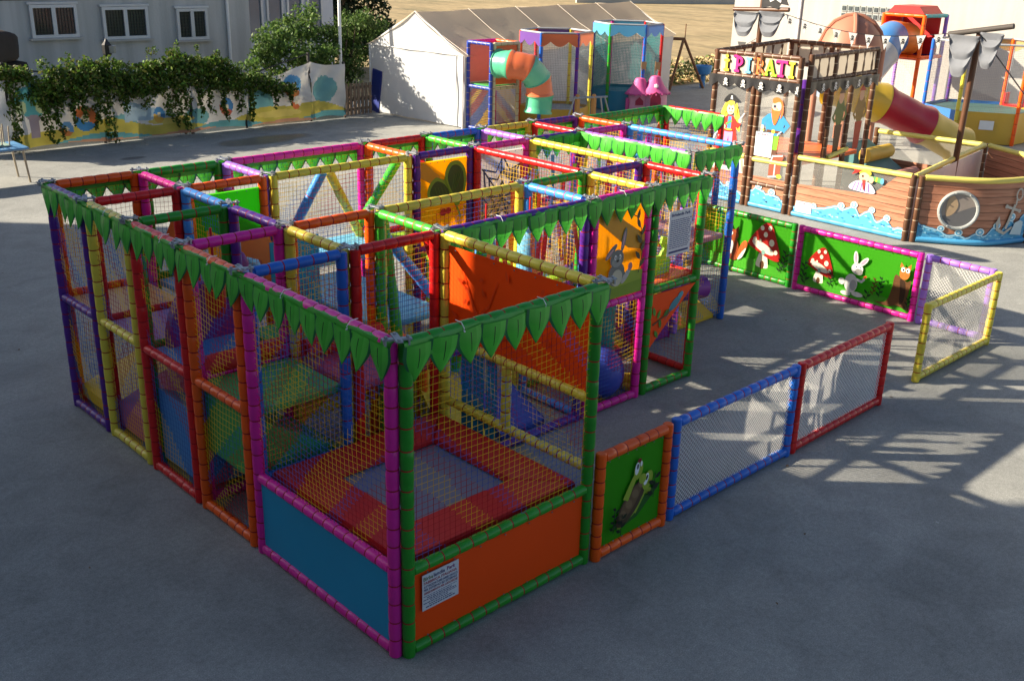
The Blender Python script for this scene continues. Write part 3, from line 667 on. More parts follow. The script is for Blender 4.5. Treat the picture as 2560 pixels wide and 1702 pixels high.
# lower apron of the slide: three-cornered orange sheet with a painted bird
b = B(); b.prism([(0, 0), (.76, 0), (.66, -.07), (0, -.62)], (5*U+.10, YJ[1]-.02, 1.17), (1, 0, 0), (0, 0, 1), (0, -1, 0), .012); b.build('slide_apron', panelm('orange', .2), fe)
a = Art((5*U+.10, YJ[1]-.034, 1.17), (1, 0, 0), (0, -1, 0))
a.ell(.40, -.17, .12, .05, '3d7f8c', .6); a.ell(.49, -.09, .05, .035, '4f94a0', .6); a.poly([(.31, -.24), (.2, -.36), (.36, -.22)], '2f6672'); a.stroke([(.02, -.35), (.3, -.26)], .02, '5a3a20')
for k, (x_, y_, an) in enumerate(((.1, -.3, 1.2), (.14, -.3, -1.4), (.06, -.42, -1.0), (.2, -.28, .6), (.05, -.25, 1.9))): a.leaf(x_, y_, .12, .05, an, ['4d8a2a', '3f7424'][k % 2])
a.build('bird_print', fe)
# rabbit picture on the amber panel
a = Art((4*U+.11, YJ[1]-.018, 1.27), (1, 0, 0), (0, -1, 0)); G1, G2 = '6d706b', '8b8d86'
a.poly([(0, 0), (.75, 0), (.75, .24), (.5, .27), (.3, .22), (0, .2)], '8aa02a'); a.poly([(0, .1), (.75, .14), (.75, 0), (0, 0)], '74911f')
a.poly([(.0, 1.0), (.0, .86), (.48, .52), (.75, .46), (.75, .62), (.4, .82), (.16, 1.0)], 'c98a12')  # slanting shadow across the panel, painted in as a darker amber band
a.ell(.32, .26, .13, .13, G1); a.ell(.33, .22, .085, .09, 'b9b49c'); a.ell(.17, .16, .09, .035, 'a9a79e', .9); a.ell(.47, .22, .10, .035, 'a9a79e', -2.3); a.ell(.53, .31, .035, .045, 'b87a78'); a.ell(.12, .24, .04, .045, 'b87a78')
a.ell(.31, .43, .105, .10, G1); a.ell(.31, .40, .075, .06, G2); a.ell(.40, .62, .032, .13, G1, -.2); a.ell(.40, .62, .014, .09, 'b98f94', -.2); a.ell(.21, .52, .11, .035, G1, .7); a.ell(.19, .50, .07, .016, 'b98f94', .7)
a.ell(.28, .45, .018, .026, 'e8e6de'); a.ell(.35, .45, .018, .026, 'e8e6de'); a.ell(.283, .447, .008, .014, '1a1a18'); a.ell(.345, .447, .008, .014, '1a1a18'); a.ell(.315, .41, .02, .013, '2a2624')
a.stroke([(.66, .22), (.70, .45), (.66, .70), (.58, .84), (.44, .90)], .012, '37401e')
for k in range(9):
    t_ = k/8; x_ = .67-.22*max(0, t_-.55)*2; y_ = .28+.60*min(1, t_*1.15); a.leaf(x_, y_, .13, .05, 2.3-.4*t_ if k % 2 else .9+.6*t_, ['3d4526', '2f3820'][k % 2])
a.build('rabbit_print', fr)
# big leaf picture
a = Art((4*U+.11, YJ[4]-.018, 1.33), (1, 0, 0), (0, -1, 0))
a.poly([(0, .92), (.0, .76), (.24, .62), (.3, .74), (.08, .92)], 'c98a12')  # diagonal shadow in the upper left corner, painted in darker amber
a.poly([(.36, .70), (.24, .74), (.13, .66), (.10, .54), (.18, .44), (.34, .45), (.48, .44), (.56, .34), (.64, .42), (.71, .58), (.70, .78), (.60, .90), (.46, .90), (.38, .80)], '74901e', True)
a.poly([(.34, .66), (.24, .69), (.16, .62), (.14, .54), (.20, .48), (.34, .50), (.44, .50), (.42, .58)], '2c4712', True); a.poly([(.42, .74), (.48, .85), (.58, .85), (.66, .76), (.67, .58), (.61, .44), (.56, .42), (.50, .52), (.44, .62)], '2c4712', True)
for k in range(4): a.stroke([(.48+.025*k, .52+.02*k), (.52+.04*k, .74+.02*k)], .008, '4c6a1c'); a.stroke([(.40-.05*k, .52), (.36-.05*k, .62)], .007, '4c6a1c')
a.stroke([(.38, .72), (.47, .52), (.56, .34), (.62, .2)], .02, '7d971f', .03); a.ell(.34, .3, .05, .045, 'a3241a'); a.ell(.42, .31, .045, .04, 'a3241a')
a.build('leaf_print', fl)
# spider web picture
a = Art((5*U+.11, YJ[4]-.018, 1.25), (1, 0, 0), (0, -1, 0)); cx, cy = .36, .42
sp = [(cx+.52*math.cos(2*math.pi*k/9+.2), cy+.55*math.sin(2*math.pi*k/9+.2)) for k in range(9)]
for p in sp: a.stroke([(cx, cy), (max(.01, min(.74, p[0])), max(.01, min(.98, p[1])))], .022, '27355f')
for r_ in (.4, .7, .98):
    for k in range(9):
        p, q = sp[k], sp[(k+1) % 9]; P = [(cx+(p[0]-cx)*r_, cy+(p[1]-cy)*r_), (cx+((p[0]+q[0])/2-cx)*r_*.74, cy+((p[1]+q[1])/2-cy)*r_*.74), (cx+(q[0]-cx)*r_, cy+(q[1]-cy)*r_)]
        P = [(max(.01, min(.74, x_)), max(.01, min(.99, y_))) for x_, y_ in P]; a.stroke(P, .026, '27355f')
a.build('web_print', fw)
# maker's notice on the front panel, the same notice printed smaller on the entrance net
INK_B = mat('ink_blue', (.02, .03, .14), .6); INK_R = mat('ink_red', (.33, .02, .04), .6); INK_G = mat('ink_green', (.10, .16, .05), .6); INK_P = mat('ink_plum', (.20, .01, .12), .6); PAPER = mat('notice_sheet', (.62, .62, .64), .4, .4, .03)
b = B(); b.box((.335, -.022, .475), (.33, .004, .29)); nt_ = b.build('notice', PAPER, ff); nt_['label'] = 'white printed maker notice'
X0 = .18
for txt, z, sz, m_, wd in (('Birba', .572, .042, INK_G, .085), ('landia', .574, .042, INK_B, .10), ('Park', .576, .042, INK_P, .075), ('FABBRICA ITALIANA', .541, .030, INK_R, .30), ('ATTREZZATURE AREE GIOCO', .512, .026, INK_B, .305), ('PER INTERNO ED ESTERNO', .486, .026, INK_B, .30), ('ARREDAMENTO PER LUDOTECHE', .460, .025, INK_R, .305)):
    x_ = X0+{'Birba': 0, 'landia': .092, 'Park': .212}.get(txt, .003)
    text_on('lettering', txt, (x_, -.0252, z), (1, 0, 0), sz, m_, nt_, .012, wd, .0004)
b = B()
for k, (z, l0, l1, hh) in enumerate(((.443, 0, .30, .004), (.428, .03, .26, .006), (.414, .0, .30, .006), (.401, .06, .30, .005), (.386, 0, .22, .006), (.369, .05, .26, .007), (.352, .02, .29, .008))):
    x_ = l0
    while x_ < l1:
        w_ = min(rnd.uniform(.012, .03), l1-x_); b.box((X0+x_+w_/2, -.0246, z), (w_, .0012, hh)); x_ += w_+.006
b.build('small_print', INK_B, nt_)
b = B(); b.box((5.28, YJ[1]-.03, 1.82), (.40, .004, .50)); n2 = b.build('notice', PAPER, fe); n2['label'] = 'white rules notice tied to the net'
text_on('lettering', 'Birbalandia Park', (5.12, YJ[1]-.0335, 2.01), (1, 0, 0), .045, INK_B, n2, .01, .32)
b = B()
for k in range(15):
    x_ = 5.11
    while x_ < 5.44:
        w_ = rnd.uniform(.02, .06); b.box((x_+w_/2, YJ[1]-.033, 1.965-k*.022), (min(w_, 5.46-x_), .0012, .008)); x_ += w_+.008
b.box((5.28, YJ[1]-.033, 1.61), (.34, .0012, .022)); b.build('small_print', INK_B, n2)

# ------------------------------------------------------------------ leaf trim
LEAFM = vcol_mat('leaf_trim_print', .34, .22, .10)
LEAVES = []
for kv in range(4):
    rr = random.Random(40+kv); b = B(); us = [-1, -.80, -.35, -.035, .03, .4, .82, 1]; rows = []; nr = 10; tipx = rr.uniform(-.02, .02); curl = rr.uniform(-.01, .03)
    for k in range(nr+1):
        t = k/nr; hw = .120 if t < .34 else .120*max(0, 1-((t-.34)/.66)**1.15)
        rows.append([(u*hw+tipx*t*t+.004*math.sin(5*t+kv), -.022*(1-u*u)*math.sin(math.pi*min(1, .1+t*.9))-curl*t**3, -.265*t) for u in us])
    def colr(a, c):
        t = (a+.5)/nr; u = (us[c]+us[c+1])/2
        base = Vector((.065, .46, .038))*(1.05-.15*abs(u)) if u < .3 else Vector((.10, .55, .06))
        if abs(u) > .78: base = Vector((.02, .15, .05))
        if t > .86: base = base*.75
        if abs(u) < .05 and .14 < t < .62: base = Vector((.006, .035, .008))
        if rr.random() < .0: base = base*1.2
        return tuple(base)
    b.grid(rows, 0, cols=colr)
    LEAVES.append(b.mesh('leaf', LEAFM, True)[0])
BANDM = mat('trim_band', (.055, .38, .038), .34, .5, .15, 8, .1, 6, transl=.2)
def leaf_trim(p0, p1, nrm, ztop=2.375, back=False):
    p0 = Vector((p0[0], p0[1], 0)); p1 = Vector((p1[0], p1[1], 0)); n = Vector((nrm[0], nrm[1], 0)); d = p1-p0; L_ = d.length; d.normalize()
    b = B(); k = max(4, int(L_/.12)); rows = []
    for r_, (o_, z) in enumerate(((.020, .012), (.042, .002), (.052, -.03), (.054, -.075), (.053, -.115))):
        rows.append([p0+d*(L_*c/k)+n*(o_+.006*math.sin(c*1.7+r_))+V(0, 0, ztop+z) for c in range(k+1)])
    b.grid(rows); tr = b.build('leaf_trim', BANDM, PS, True)
    cnt = max(2, round(L_/.2)); ang = math.atan2(d.y, d.x)
    # leaf meshes face local -Y; turn so that -Y looks along n
    ang = math.atan2(n.y, n.x)+math.pi/2
    for c in range(cnt):
        p = p0+d*(L_*(c+.5)/cnt)+n*(.056+.007*(c % 2))+V(0, 0, ztop-.018+rnd.uniform(-.008, .008))
        add('leaf', LEAVES[rnd.randrange(4)], tr, p, (rnd.uniform(-.05, .12), rnd.uniform(-.09, .09), ang+rnd.uniform(-.06, .06)))
    return tr
leaf_trim(nd(0, 5), nd(0, 0), (-1, 0)); leaf_trim(nd(0, 0)+V(.02, 0, 0), nd(2, 0), (0, -1))
leaf_trim(nd(2, 1), nd(6, 1), (0, -1)); leaf_trim(nd(6, 4), nd(7, 4), (0, -1)); leaf_trim(nd(7, 4), nd(7, 2), (-1, 0)); leaf_trim(nd(7, 2), nd(8, 2), (0, -1))
leaf_trim(nd(0, 5), nd(8, 5), (0, 1)); net(nd(7, 2), nd(8, 2), .1, 2.3, PS)
# steel clamps where frames meet
b = B(); b.box((0, 0, 0), (.19, .045, .010)); b.box((0, 0, .006), (.045, .17, .010))
for x_, y_ in ((.07, 0), (-.07, 0), (0, .065), (0, -.065)): b.lathe([(.012, .006), (.012, .02)], (x_, y_, 0), 6)
for x_ in (-.075, .075): b.box((x_, 0, -.018), (.012, .05, .04))
CL = b.mesh('clamp', GREYM)[0]
for i, j in [(0, k) for k in range(6)]+[(1, k) for k in range(1, 6)]+[(2, 0), (2, 1), (2, 2), (2, 4), (2, 5), (4, 1), (4, 2), (4, 4), (4, 5), (5, 1), (5, 2), (5, 4), (5, 5), (6, 1), (6, 2), (6, 4), (6, 5), (7, 2), (7, 4), (7, 5), (8, 2), (8, 4), (8, 5)]:
    add('clamp', CL, PS, nd(i, j)+V(0, 0, 2.402), (rnd.uniform(-.06, .06), rnd.uniform(-.06, .06), rnd.uniform(-.5, .5)))
# white cable ties along the trim
b = B(); b.tube([(0, -.052, -.03), (0, -.06, .0), (0, -.03, .034), (0, .03, .034)], .003, 5); b.ball((0, -.062, -.02), .008, 6); CT = b.mesh('cable_tie', WHITE)[0]
for p, an in [((0, y, 2.37), -math.pi/2) for y in (.45, 1.25, 2.3, 3.1, 4.2)]+[((x, 0, 2.37), 0) for x in (.5, 1.25)]+[((x, YJ[1], 2.37), 0) for x in (2.6, 4.3)]:
    add('cable_tie', CT, PS, p, (0, 0, an))

# ------------------------------------------------------------------ decks and soft pieces inside
SOFT = lambda c: mat('soft_'+c, SP[c], .42, .4, .07, 3, .1, 5)
SP = {'tan': (.62, .36, .13), 'lav': (.34, .18, .42), 'blue': (.06, .26, .58), 'green': (.05, .34, .08), 'pink': (.46, .09, .19), 'sky': (.16, .48, .72), 'orange': (.80, .15, .03), 'yellow': (.72, .50, .03), 'red': (.55, .018, .018), 'purple': (.20, .03, .24), 'mauve': (.48, .25, .28), 'teal': (.02, .30, .30), 'lime': (.30, .62, .03), 'cobalt': (.04, .07, .38), 'grey': (.19, .22, .29)}
def deck(x0, x1, y0, y1, z, c):
    b = B(); m_ = .06; rows = []
    b.box(((x0+x1)/2, (y0+y1)/2, z-.035), (x1-x0-2*m_, y1-y0-2*m_, .07)); o = b.build('deck', SOFT(c), PS)
    bv = o.modifiers.new('b', 'BEVEL'); bv.width = .02; bv.segments = 2
    return o
deck(0, U, YJ[1], YJ[2], 1.2, 'green'); deck(0, U, YJ[2], YJ[3], 1.2, 'blue'); deck(0, U, YJ[3], YJ[4], 1.2, 'lav'); deck(0, U, YJ[4], YJ[5], 1.2, 'tan')
deck(U, 2*U, YJ[1], YJ[2], 1.15, 'pink'); deck(U, 2*U, YJ[2], YJ[3], 1.15, 'green'); deck(U, 2*U, YJ[4], YJ[5], 1.2, 'blue'); deck(2*U, 4*U, YJ[4], YJ[5], 1.3, 'sky')
deck(4*U, 5*U, YJ[4], YJ[5], 1.2, 'lime'); deck(5*U, 6*U, YJ[4], YJ[5], 1.2, 'orange'); deck(5*U, 6*U, YJ[1], YJ[2], 1.26, 'orange'); deck(7*U, 8*U, YJ[2], YJ[4], 1.2, 'mauve'); deck(6*U, 8*U, YJ[4], YJ[5], 1.2, 'yellow')
deck(2*U, 3*U, YJ[2], YJ[4], 1.2, 'sky'); deck(4*U, 5*U, YJ[2], YJ[4], 1.2, 'lime')
# internal walls, padded diagonals
def istick(p, q, c): return pad('obstacle_tube', p, q, c, PS, .055, .3)
istick((2.75, 4.95, 2.28), (2.42, 5.25, 1.45), 'sky'); istick((2.85, 5.0, 2.28), (3.6, 5.45, 1.28), 'yellow'); istick((3.75, 4.9, 2.28), (3.55, 5.5, 1.35), 'lime')
istick((2.10, 2.98, 2.3), (2.09, 2.75, 1.1), 'lime'); istick((2.75, 2.2, 2.2), (2.6, 2.5, .7), 'lime'); istick((2.2, 2.45, 2.25), (2.45, 2.2, 1.0), 'red')
for x_, y_, h0, c in ((2.2, 2.5, .1, 'orange'), (2.05, 3.5, .1, 'yellow'), (1.9, 3.3, .1, 'orange')): istick((x_, y_, h0), (x_, y_, 1.15), c)
o = sheet('inner_panel', (1.35, 3.78, 0), (1.90, 3.78, 0), 1.15, 1.95, panelm('blue', .1), PS)
b = B(); P = [(0, 0), (.2, 0), (.2, .3), (.25, .42), (.4, .48), (.55, .42), (.6, .3), (.6, 0), (.8, 0), (.8, .42), (.62, .72), (.18, .72), (0, .45)]
b.prism(P, (1.08, 4.52, 1.15), (1, 0, 0), (0, 0, 1), (0, -1, 0), .05); b.build('arch_panel', mat('orange_plastic', (.82, .17, .012), .35, .5, .05, 2), PS)
b = B(); rows = []
for k in range(9):
    a_ = math.pi*k/8; rows.append([(1.45-.40*math.cos(a_)*(1-.25*t_), 5.5-.75*t_*.5, 1.45+.55*math.sin(a_)*(1-.3*t_)) for t_ in (0, .5, 1)])
b.grid(rows); b.build('slide_hood', MATS['orange_plastic'], PS, True)
for x_ in (2.12, 2.27, 2.42): o = sheet('inner_panel', (2*U+.06, 1.20+(x_-2.12)*1.1, 0), (2*U+.06, 1.33+(x_-2.12)*1.1, 0), .1, 1.36, panelm('blue', .1), PS)
# more coloured pieces along the left passage
sheet('inner_panel', (1.02, 4.40, 0), (1.02, 4.12, 0), 1.22, 2.0, panelm('amber', .1), PS)
b = B(); b.prism([(.34*math.cos(math.pi*k/12), .55*math.sin(math.pi*k/12)) for k in range(13)], (.52, 3.72, 1.2), (1, 0, 0), (0, 0, 1), (0, -1, 0), .10); b.build('arch_block', SOFT('purple'), PS)
b = B(); b.tube([(.15, 2.86, 1.28), (.85, 2.86, 1.28)], .09, 14); b.build('roller', SOFT('red'), PS, True)
b = B(); b.tube([(1.05, 2.75, 1.24), (1.85, 2.70, 1.24)], .09, 14); b.build('roller', SOFT('red'), PS, True)
b = B(); b.prism([(0, 0), (.9, 0), (0, .58)], (.06, 1.98, .55), (1, 0, 0), (0, 0, 1), (0, 1, 0), .8); b.build('inner_ramp', SOFT('green'), PS)
b = B(); b.prism([(0, 0), (.85, 0), (.85, .3), (0, .7)], (.06, 2.9, .12), (1, 0, 0), (0, 0, 1), (0, 1, 0), .8); b.build('inner_ramp', SOFT('blue'), PS)
b = B(); b.prism([(0, 0), (.85, 0), (.85, .6), (0, .25)], (.06, 3.9, .10), (1, 0, 0), (0, 0, 1), (0, 1, 0), .75); b.build('inner_ramp', SOFT('pink'), PS)
b = B(); b.prism([(0, 0), (.85, 0), (.85, .45), (0, .12)], (.06, 4.8, .10), (1, 0, 0), (0, 0, 1), (0, 1, 0), .8); b.build('inner_ramp', SOFT('yellow'), PS)
for k in range(4): b = B(); b.tube([(1.06+.02*k, 3.0+.19*k, .5+.12*k), (1.88, 3.0+.19*k, .5+.12*k)], .08, 12); b.build('roller', SOFT(['yellow', 'blue', 'orange', 'lime'][k]), PS, True)
for p, q, c in (((2.3, 3.4, 2.1), (2.9, 3.2, 1.25), 'sky'), ((4.2, 5.0, 2.2), (4.5, 5.4, 1.25), 'red'), ((5.2, 5.0, 2.2), (5.5, 5.4, 1.25), 'orange'), ((6.2, 5.1, 2.2), (6.5, 5.3, 1.25), 'lime')): istick(p, q, c)
# hanging strips
def strip(x_, y_, z0, z1, c, sw):
    b = B(); rows = [[(x_+sw*(1-t)**2+dx, y_+.03*math.sin(5*t+x_*9), z0+(z1-z0)*t) for dx in (-.03, .03)] for t in (k/8 for k in range(9))]; b.grid(rows)
    return b.build('hanging_strip', SOFT(c), PS)
for k in range(9): strip(2.25+k*.19, 2.15+.15*math.sin(k*2.1), .95+.2*(k % 3), 2.2, ['red', 'red', 'orange'][k % 3], rnd.uniform(-.15, .2))
for k in range(6): strip(4.2+k*.16, 3.4+.2*math.sin(k), 1.25, 2.2, ['orange', 'red', 'blue'][k % 3], .05)
for k in range(10): strip(5.0+.17*k, 3.9+.35*math.sin(k*1.9), 1.0, 2.25, ['orange', 'red', 'yellow', 'lime', 'blue'][k % 5], .06)
for k in range(5): strip(1.15+k*.16, 2.3+.1*k, .7, 1.1, ['red', 'orange', 'yellow'][k % 3], .0)

# things standing or hanging inside
def bag(name, label, x_, y_, z0, z1, r_, c):
    t = empty(name, (x_, y_, z0)); tag(t, label, 'punch bag', 'hanging punch bags')
    b = B(); h = z1-z0; b.lathe([(.01, 0), (r_*.7, .04), (r_, .12), (r_*1.02, h*.5), (r_, h-.12), (r_*.6, h-.03), (.015, h)], (x_, y_, z0), 14); b.build('body', SOFT(c), t, True)
    b = B(); b.tube([(x_, y_, z1-.02), (x_, y_, 2.34)], .012, 6); b.build('strap', SOFT('red'), t)
bag('punch_bag', 'purple punch bag hanging beside the orange arch panel', 1.15, 4.05, 1.25, 1.85, .10, 'purple'); bag('punch_bag', 'pale blue punch bag hanging nearest the amber rabbit panel', 3.55, 2.45, .9, 2.05, .12, 'sky')
bag('punch_bag', 'blue punch bag hanging in the middle of the red strips', 3.0, 2.5, .95, 2.05, .11, 'blue'); bag('punch_bag', 'slim teal punch bag hanging below the rabbit panel', 4.62, 2.25, .18, 1.15, .085, 'teal')
bag('punch_bag', 'small red punch bag hanging over the blue deck behind the pink top rail', .5, 3.3, 1.5, 1.95, .09, 'red')
t = empty('trampoline', (.96, .95, 0)); tag(t, 'square trampoline with grey mat and dark red pads in the front corner bay', 'trampoline')
b = B(); x0, x1, y0, y1 = .10, 1.83, .10, 1.80; w_ = .37
b.grid([[(x0+.2+(x1-x0-.4)*c/8, y0+.2+(y1-y0-.4)*a_/8, .655-.025*math.sin(math.pi*c/8)*math.sin(math.pi*a_/8)) for c in range(9)] for a_ in range(9)]); b.build('jump_mat', SOFT('grey'), t, True)
def padq(P):
    b = B(); c = sum((Vector(p) for p in P), Vector())/4; top = [Vector(p)+V(0, 0, .70) for p in P]; mid = [c+(Vector(p)-c)*1.0+V(0, 0, .66) for p in P]; tp = [c+(Vector(p)-c)*.965+V(0, 0, .715) for p in P]
    b.grid([mid, [c+(Vector(p)-c)*1.0+V(0, 0, .695) for p in P], tp], close=True); b.face(tp); b.build('edge_pad', SOFT('red'), t, True)
e_ = .002
padq([(x0, y0, 0), (x1, y0, 0), (x1-w_, y0+w_-e_, 0), (x0+w_, y0+w_-e_, 0)]); padq([(x1, y1, 0), (x0, y1, 0), (x0+w_, y1-w_+e_, 0), (x1-w_, y1-w_+e_, 0)]); padq([(x1, y0, 0), (x1, y1, 0), (x1-w_+e_, y1-w_, 0), (x1-w_+e_, y0+w_, 0)]); padq([(x0, y1, 0), (x0, y0, 0), (x0+w_-e_, y0+w_, 0), (x0+w_-e_, y1-w_, 0)])
for x_, y_ in ((.2, .2), (1.72, .2), (1.72, 1.7), (.2, 1.7)): b = B(); b.tube([(x_, y_, 0), (x_, y_, .64)], .025, 8); b.build('leg', GREYM, t)
b = B(); b.ball((4.42, 2.18, .30), .30, 24); tag(b.build('play_ball', SOFT('cobalt'), None, True), 'big dark blue ball on the ground under the rabbit panel', 'ball')
def softroll(label, p, q, r_, c): b = B(); b.tube([p, q], r_, 16); tag(b.build('soft_roll', SOFT(c), None, True), label, 'soft roll', 'soft rolls in the play frame')
softroll('yellow soft roll lying beside the big blue ball', (4.72, 2.3, .085), (5.02, 2.02, .085), .08, 'yellow'); softroll('purple soft roll at the top of the yellow entrance ramp', (6.75, 3.05, .52), (7.35, 2.95, .50), .15, 'purple')
def wedge(label, P0, dx, dy, h0, h1, c):
    b = B(); x_, y_ = P0; b.prism([(0, 0), (dy, 0), (dy, h1), (0, h0)], (x_, y_, .003), (0, 1, 0), (0, 0, 1), (1, 0, 0), dx); o = b.build('soft_ramp', SOFT(c)); tag(o, label, 'soft ramp', 'soft ramps in the play frame'); m_ = o.modifiers.new('b', 'BEVEL'); m_.width = .02; m_.segments = 2
wedge('yellow soft ramp at the entrance beside the blue pencil post', (6.82, 2.93), .80, .75, .05, .40, 'yellow'); wedge('yellow soft ramp seen through the net right of the trampoline', (2.15, 1.98), .5, .6, .05, .75, 'yellow'); wedge('purple soft ramp under the strip tunnel', (2.85, 2.05), .6, .5, .08, .30, 'cobalt'); wedge('purple soft block below the orange bird apron', (6.1, 2.85), .45, .5, .32, .40, 'purple')
t = empty('dinosaur_toy', (5.3, 2.25, 1.26)); tag(t, 'lime green dinosaur rocker on the orange deck', 'toy')
P = [(-.22, 0), (.2, 0), (.22, .12), (.16, .2), (.2, .3), (.14, .42), (.04, .44), (.02, .36), (.08, .30), (.02, .22), (-.12, .22), (-.26, .34), (-.30, .28), (-.2, .12)]
for s_ in (-.09, .09):
    b = B(); b.prism(P, (5.3, 2.25+s_, 1.26), (1, 0, 0), (0, 0, 1), (0, -1, 0), .03); b.build('side_plate', SOFT('lime'), t)
b = B(); b.box((5.27, 2.235, 1.45), (.2, .15, .03)); b.build('seat', SOFT('lime'), t)
# pencil posts of the entrance and of the toddler corner
def pencil(label, x_, y_, h, c, g='pencil posts of the toddler corner', r_=.05):
    t = empty('pencil_post', (x_, y_, 0)); tag(t, label, 'post', g); pad('shaft', (x_, y_, 0), (x_, y_, h-.14), c, t, r_, .2)
    b = B(); b.lathe([(r_*1.02, 0), (.004, .15)], (x_, y_, h-.14), 12); b.build('tip', vinyl(c), t, True)
pencil('blue pencil post standing free at the entrance corner', 8*U, YJ[2]+.02, 2.28, 'blue')
for k, (c, cn) in enumerate((('purple', 'purple'), ('lav', 'lavender'), ('blue', 'blue'), ('sky', 'pale blue'), ('pink', 'pink'), ('orange', 'orange'), ('red', 'red'))):
    pencil('%s pencil post in the row behind the far leaf trim' % cn, 8.5+k*.23, 5.72, 2.02+.08*(k % 2), c)
c0, c1, c2 = Vector((8.05, 6.0, 0)), Vector((10.22, 6.08, 0)), Vector((10.22, 4.85, 0))
frame(c0, c1, 'green', (1.2,), 'n', 'n', H=2.3); frame(c1, c2, 'red', (1.2,), 'n', 'n', H=2.3); frame(c2, Vector((8.3, 4.8, 0)), 'blue', (), N_, 'n', True, False, 1.3)
leaf_trim(c0, c1, (0, 1), 2.275); leaf_trim(c1, c2, (-1, 0), 2.275)
for k in range(12): strip(8.4+.15*k, 5.2+.2*math.sin(k*2), .5, 1.7, ['yellow', 'red', 'blue', 'pink', 'lime'][k % 5], .05)

# ------------------------------------------------------------------ low fence panels round the yard
def fence(label, p0, p1, col, h=.98, fill='white', sp=.125):
    p0 = Vector((p0[0], p0[1], 0)); p1 = Vector((p1[0], p1[1], 0)); d = (p1-p0).normalized(); t = empty('fence_panel', (p0+p1)/2); tag(t, label, 'fence panel', 'low padded fence panels')
    a0, a1 = p0+d*.045, p1-d*.045
    for p in (a0, a1): pad('post', p, p+V(0, 0, h), col, t, .045, sp)
    pad('rail', a0+d*.03+V(0, 0, h-.044), a1-d*.03+V(0, 0, h-.044), col, t, .044, sp); pad('rail', a0+d*.03+V(0, 0, .055), a1-d*.03+V(0, 0, .055), col, t, .044, sp)
    if fill == 'white': net(a0+d*.03, a1-d*.03, .09, h-.08, t, NETW, .033, .0030, True)
    elif fill == 'clear': sheet('clear_sheet', a0+d*.04, a1-d*.04, .09, h-.08, CLEAR, t, .002); net(a0+d*.03, a1-d*.03, .09, h-.08, t, NETW, .036, .0018, True)
    else: sheet('panel', a0+d*.035, a1-d*.035, .09, h-.08, panelm(fill, .25), t); eyelets(a0+d*.035, a1-d*.035, .09, h-.08, t)
    return t
fo = fence('short orange fence panel with a painted turtle beside the trampoline bay', (1.91, -.045), (2.84, -.045), 'orange', .98, 'green')
fence('blue framed fence panel with white net', (2.885, -.03), (4.83, -.03), 'blue'); fence('red framed fence panel with white net', (4.85, -.03), (6.72, -.01), 'red')
fence('yellow framed fence panel with clear sheet at the yard opening', (7.60, .02), (9.62, .02), 'yellow', .98, 'clear')
fence('purple framed short fence panel with white net', (9.66, 1.02), (9.66, .08), 'lav', .98, 'white')
fp = fence('pink framed green fence panel with mushroom, white rabbit and stump', (9.66, 2.97), (9.66, 1.05), 'pink', .98, 'green'); fm = fence('green fence panel with fox and big red mushroom house', (9.66, 4.72), (9.66, 3.0), 'green', .98, 'green')
# turtle print
a = Art((2.0, -.062, .1), (1, 0, 0), (0, -1, 0))
pass
a.poly([(.05, .10), (.3, .14), (.72, .40), (.76, .33), (.45, .10), (.2, .05)], '1f5a14')
a.ell(.22, .09, .07, .035, '8aa02c', .3); a.ell(.36, .16, .06, .03, '8aa02c', .4); a.stroke([(.40, .16), (.55, .36)], .06, '8aa02c', .05); a.ell(.60, .34, .045, .035, '8aa02c')
a.ell(.34, .29, .28, .125, '4a3826', .82); a.ell(.33, .31, .22, .085, '6a5236', .82)
for k in range(4): a.ell(.22+.085*k, .20+.09*k, .045, .06, '7d6546', .82)
a.ell(.57, .47, .075, .105, '93aa30', -.35); a.ell(.545, .49, .034, .066, 'e4e8e6', -.3); a.ell(.555, .505, .014, .03, '111111', -.3)
a.stroke([(.24, .36), (.32, .50), (.38, .60)], .09, '93aa30', .06); a.ell(.41, .64, .065, .105, '93aa30', -.15); a.ell(.385, .66, .032, .068, 'e4e8e6', -.1); a.ell(.392, .68, .013, .03, '111111'); a.ell(.48, .52, .055, .06, '93aa30', .8); a.ell(.41, .745, .03, .022, '7a1c14'); a.ell(.44, .70, .016, .03, 'e4e8e6')
for x0_, y0_, n_, s_ in ((.66, .28, 4, .10), (.06, .1, 7, .06), (.17, .04, 4, .08)):
    for k in range(n_): a.leaf(x0_+.005*k, y0_+k*s_*.6, s_, s_*.5, .5 if k % 2 else 2.6, '12240e')
    a.stroke([(x0_, y0_-.03), (x0_+.01, y0_+n_*s_*.6)], .012, '12240e')
a.p = [([(.37+(x_-.37)*.84, .33+(y_-.33)*.84) for x_, y_ in pts], c) for pts, c in a.p]; a.build('turtle_print', fo)
def mushroom(a, x_, y_, s, big=True):
    a.poly([(x_-.13*s, y_), (x_+.13*s, y_), (x_+.15*s, y_+.12*s), (x_+.07*s, y_+.42*s), (x_-.05*s, y_+.42*s), (x_-.16*s, y_+.12*s)], 'e2ddc4', True)
    a.poly([(x_-.42*s, y_+.55*s), (x_-.1*s, y_+.98*s), (x_+.12*s, y_+1.05*s), (x_+.30*s, y_+.75*s), (x_+.46*s, y_+.30*s), (x_+.25*s, y_+.22*s), (x_-.32*s, y_+.42*s)], 'a81a10', True)
    a.ell(x_-.02*s, y_+.47*s, .32*s, .10*s, 'd9d2bd', -.35); a.ell(x_, y_+.36*s, .05*s, .06*s, '7ca79a'); a.ell(x_, y_+.06*s, .055*s, .10*s, '5d3a1e')
    for dx, dy, r_ in ((-.25, .62, .05), (.02, .78, .055), (.2, .62, .07), (.12, .95, .05), (.33, .42, .05), (-.08, .92, .05), (-.1, .62, .03)): a.ell(x_+dx*s, y_+dy*s, r_*s, r_*s*1.15, 'e0dcc0')
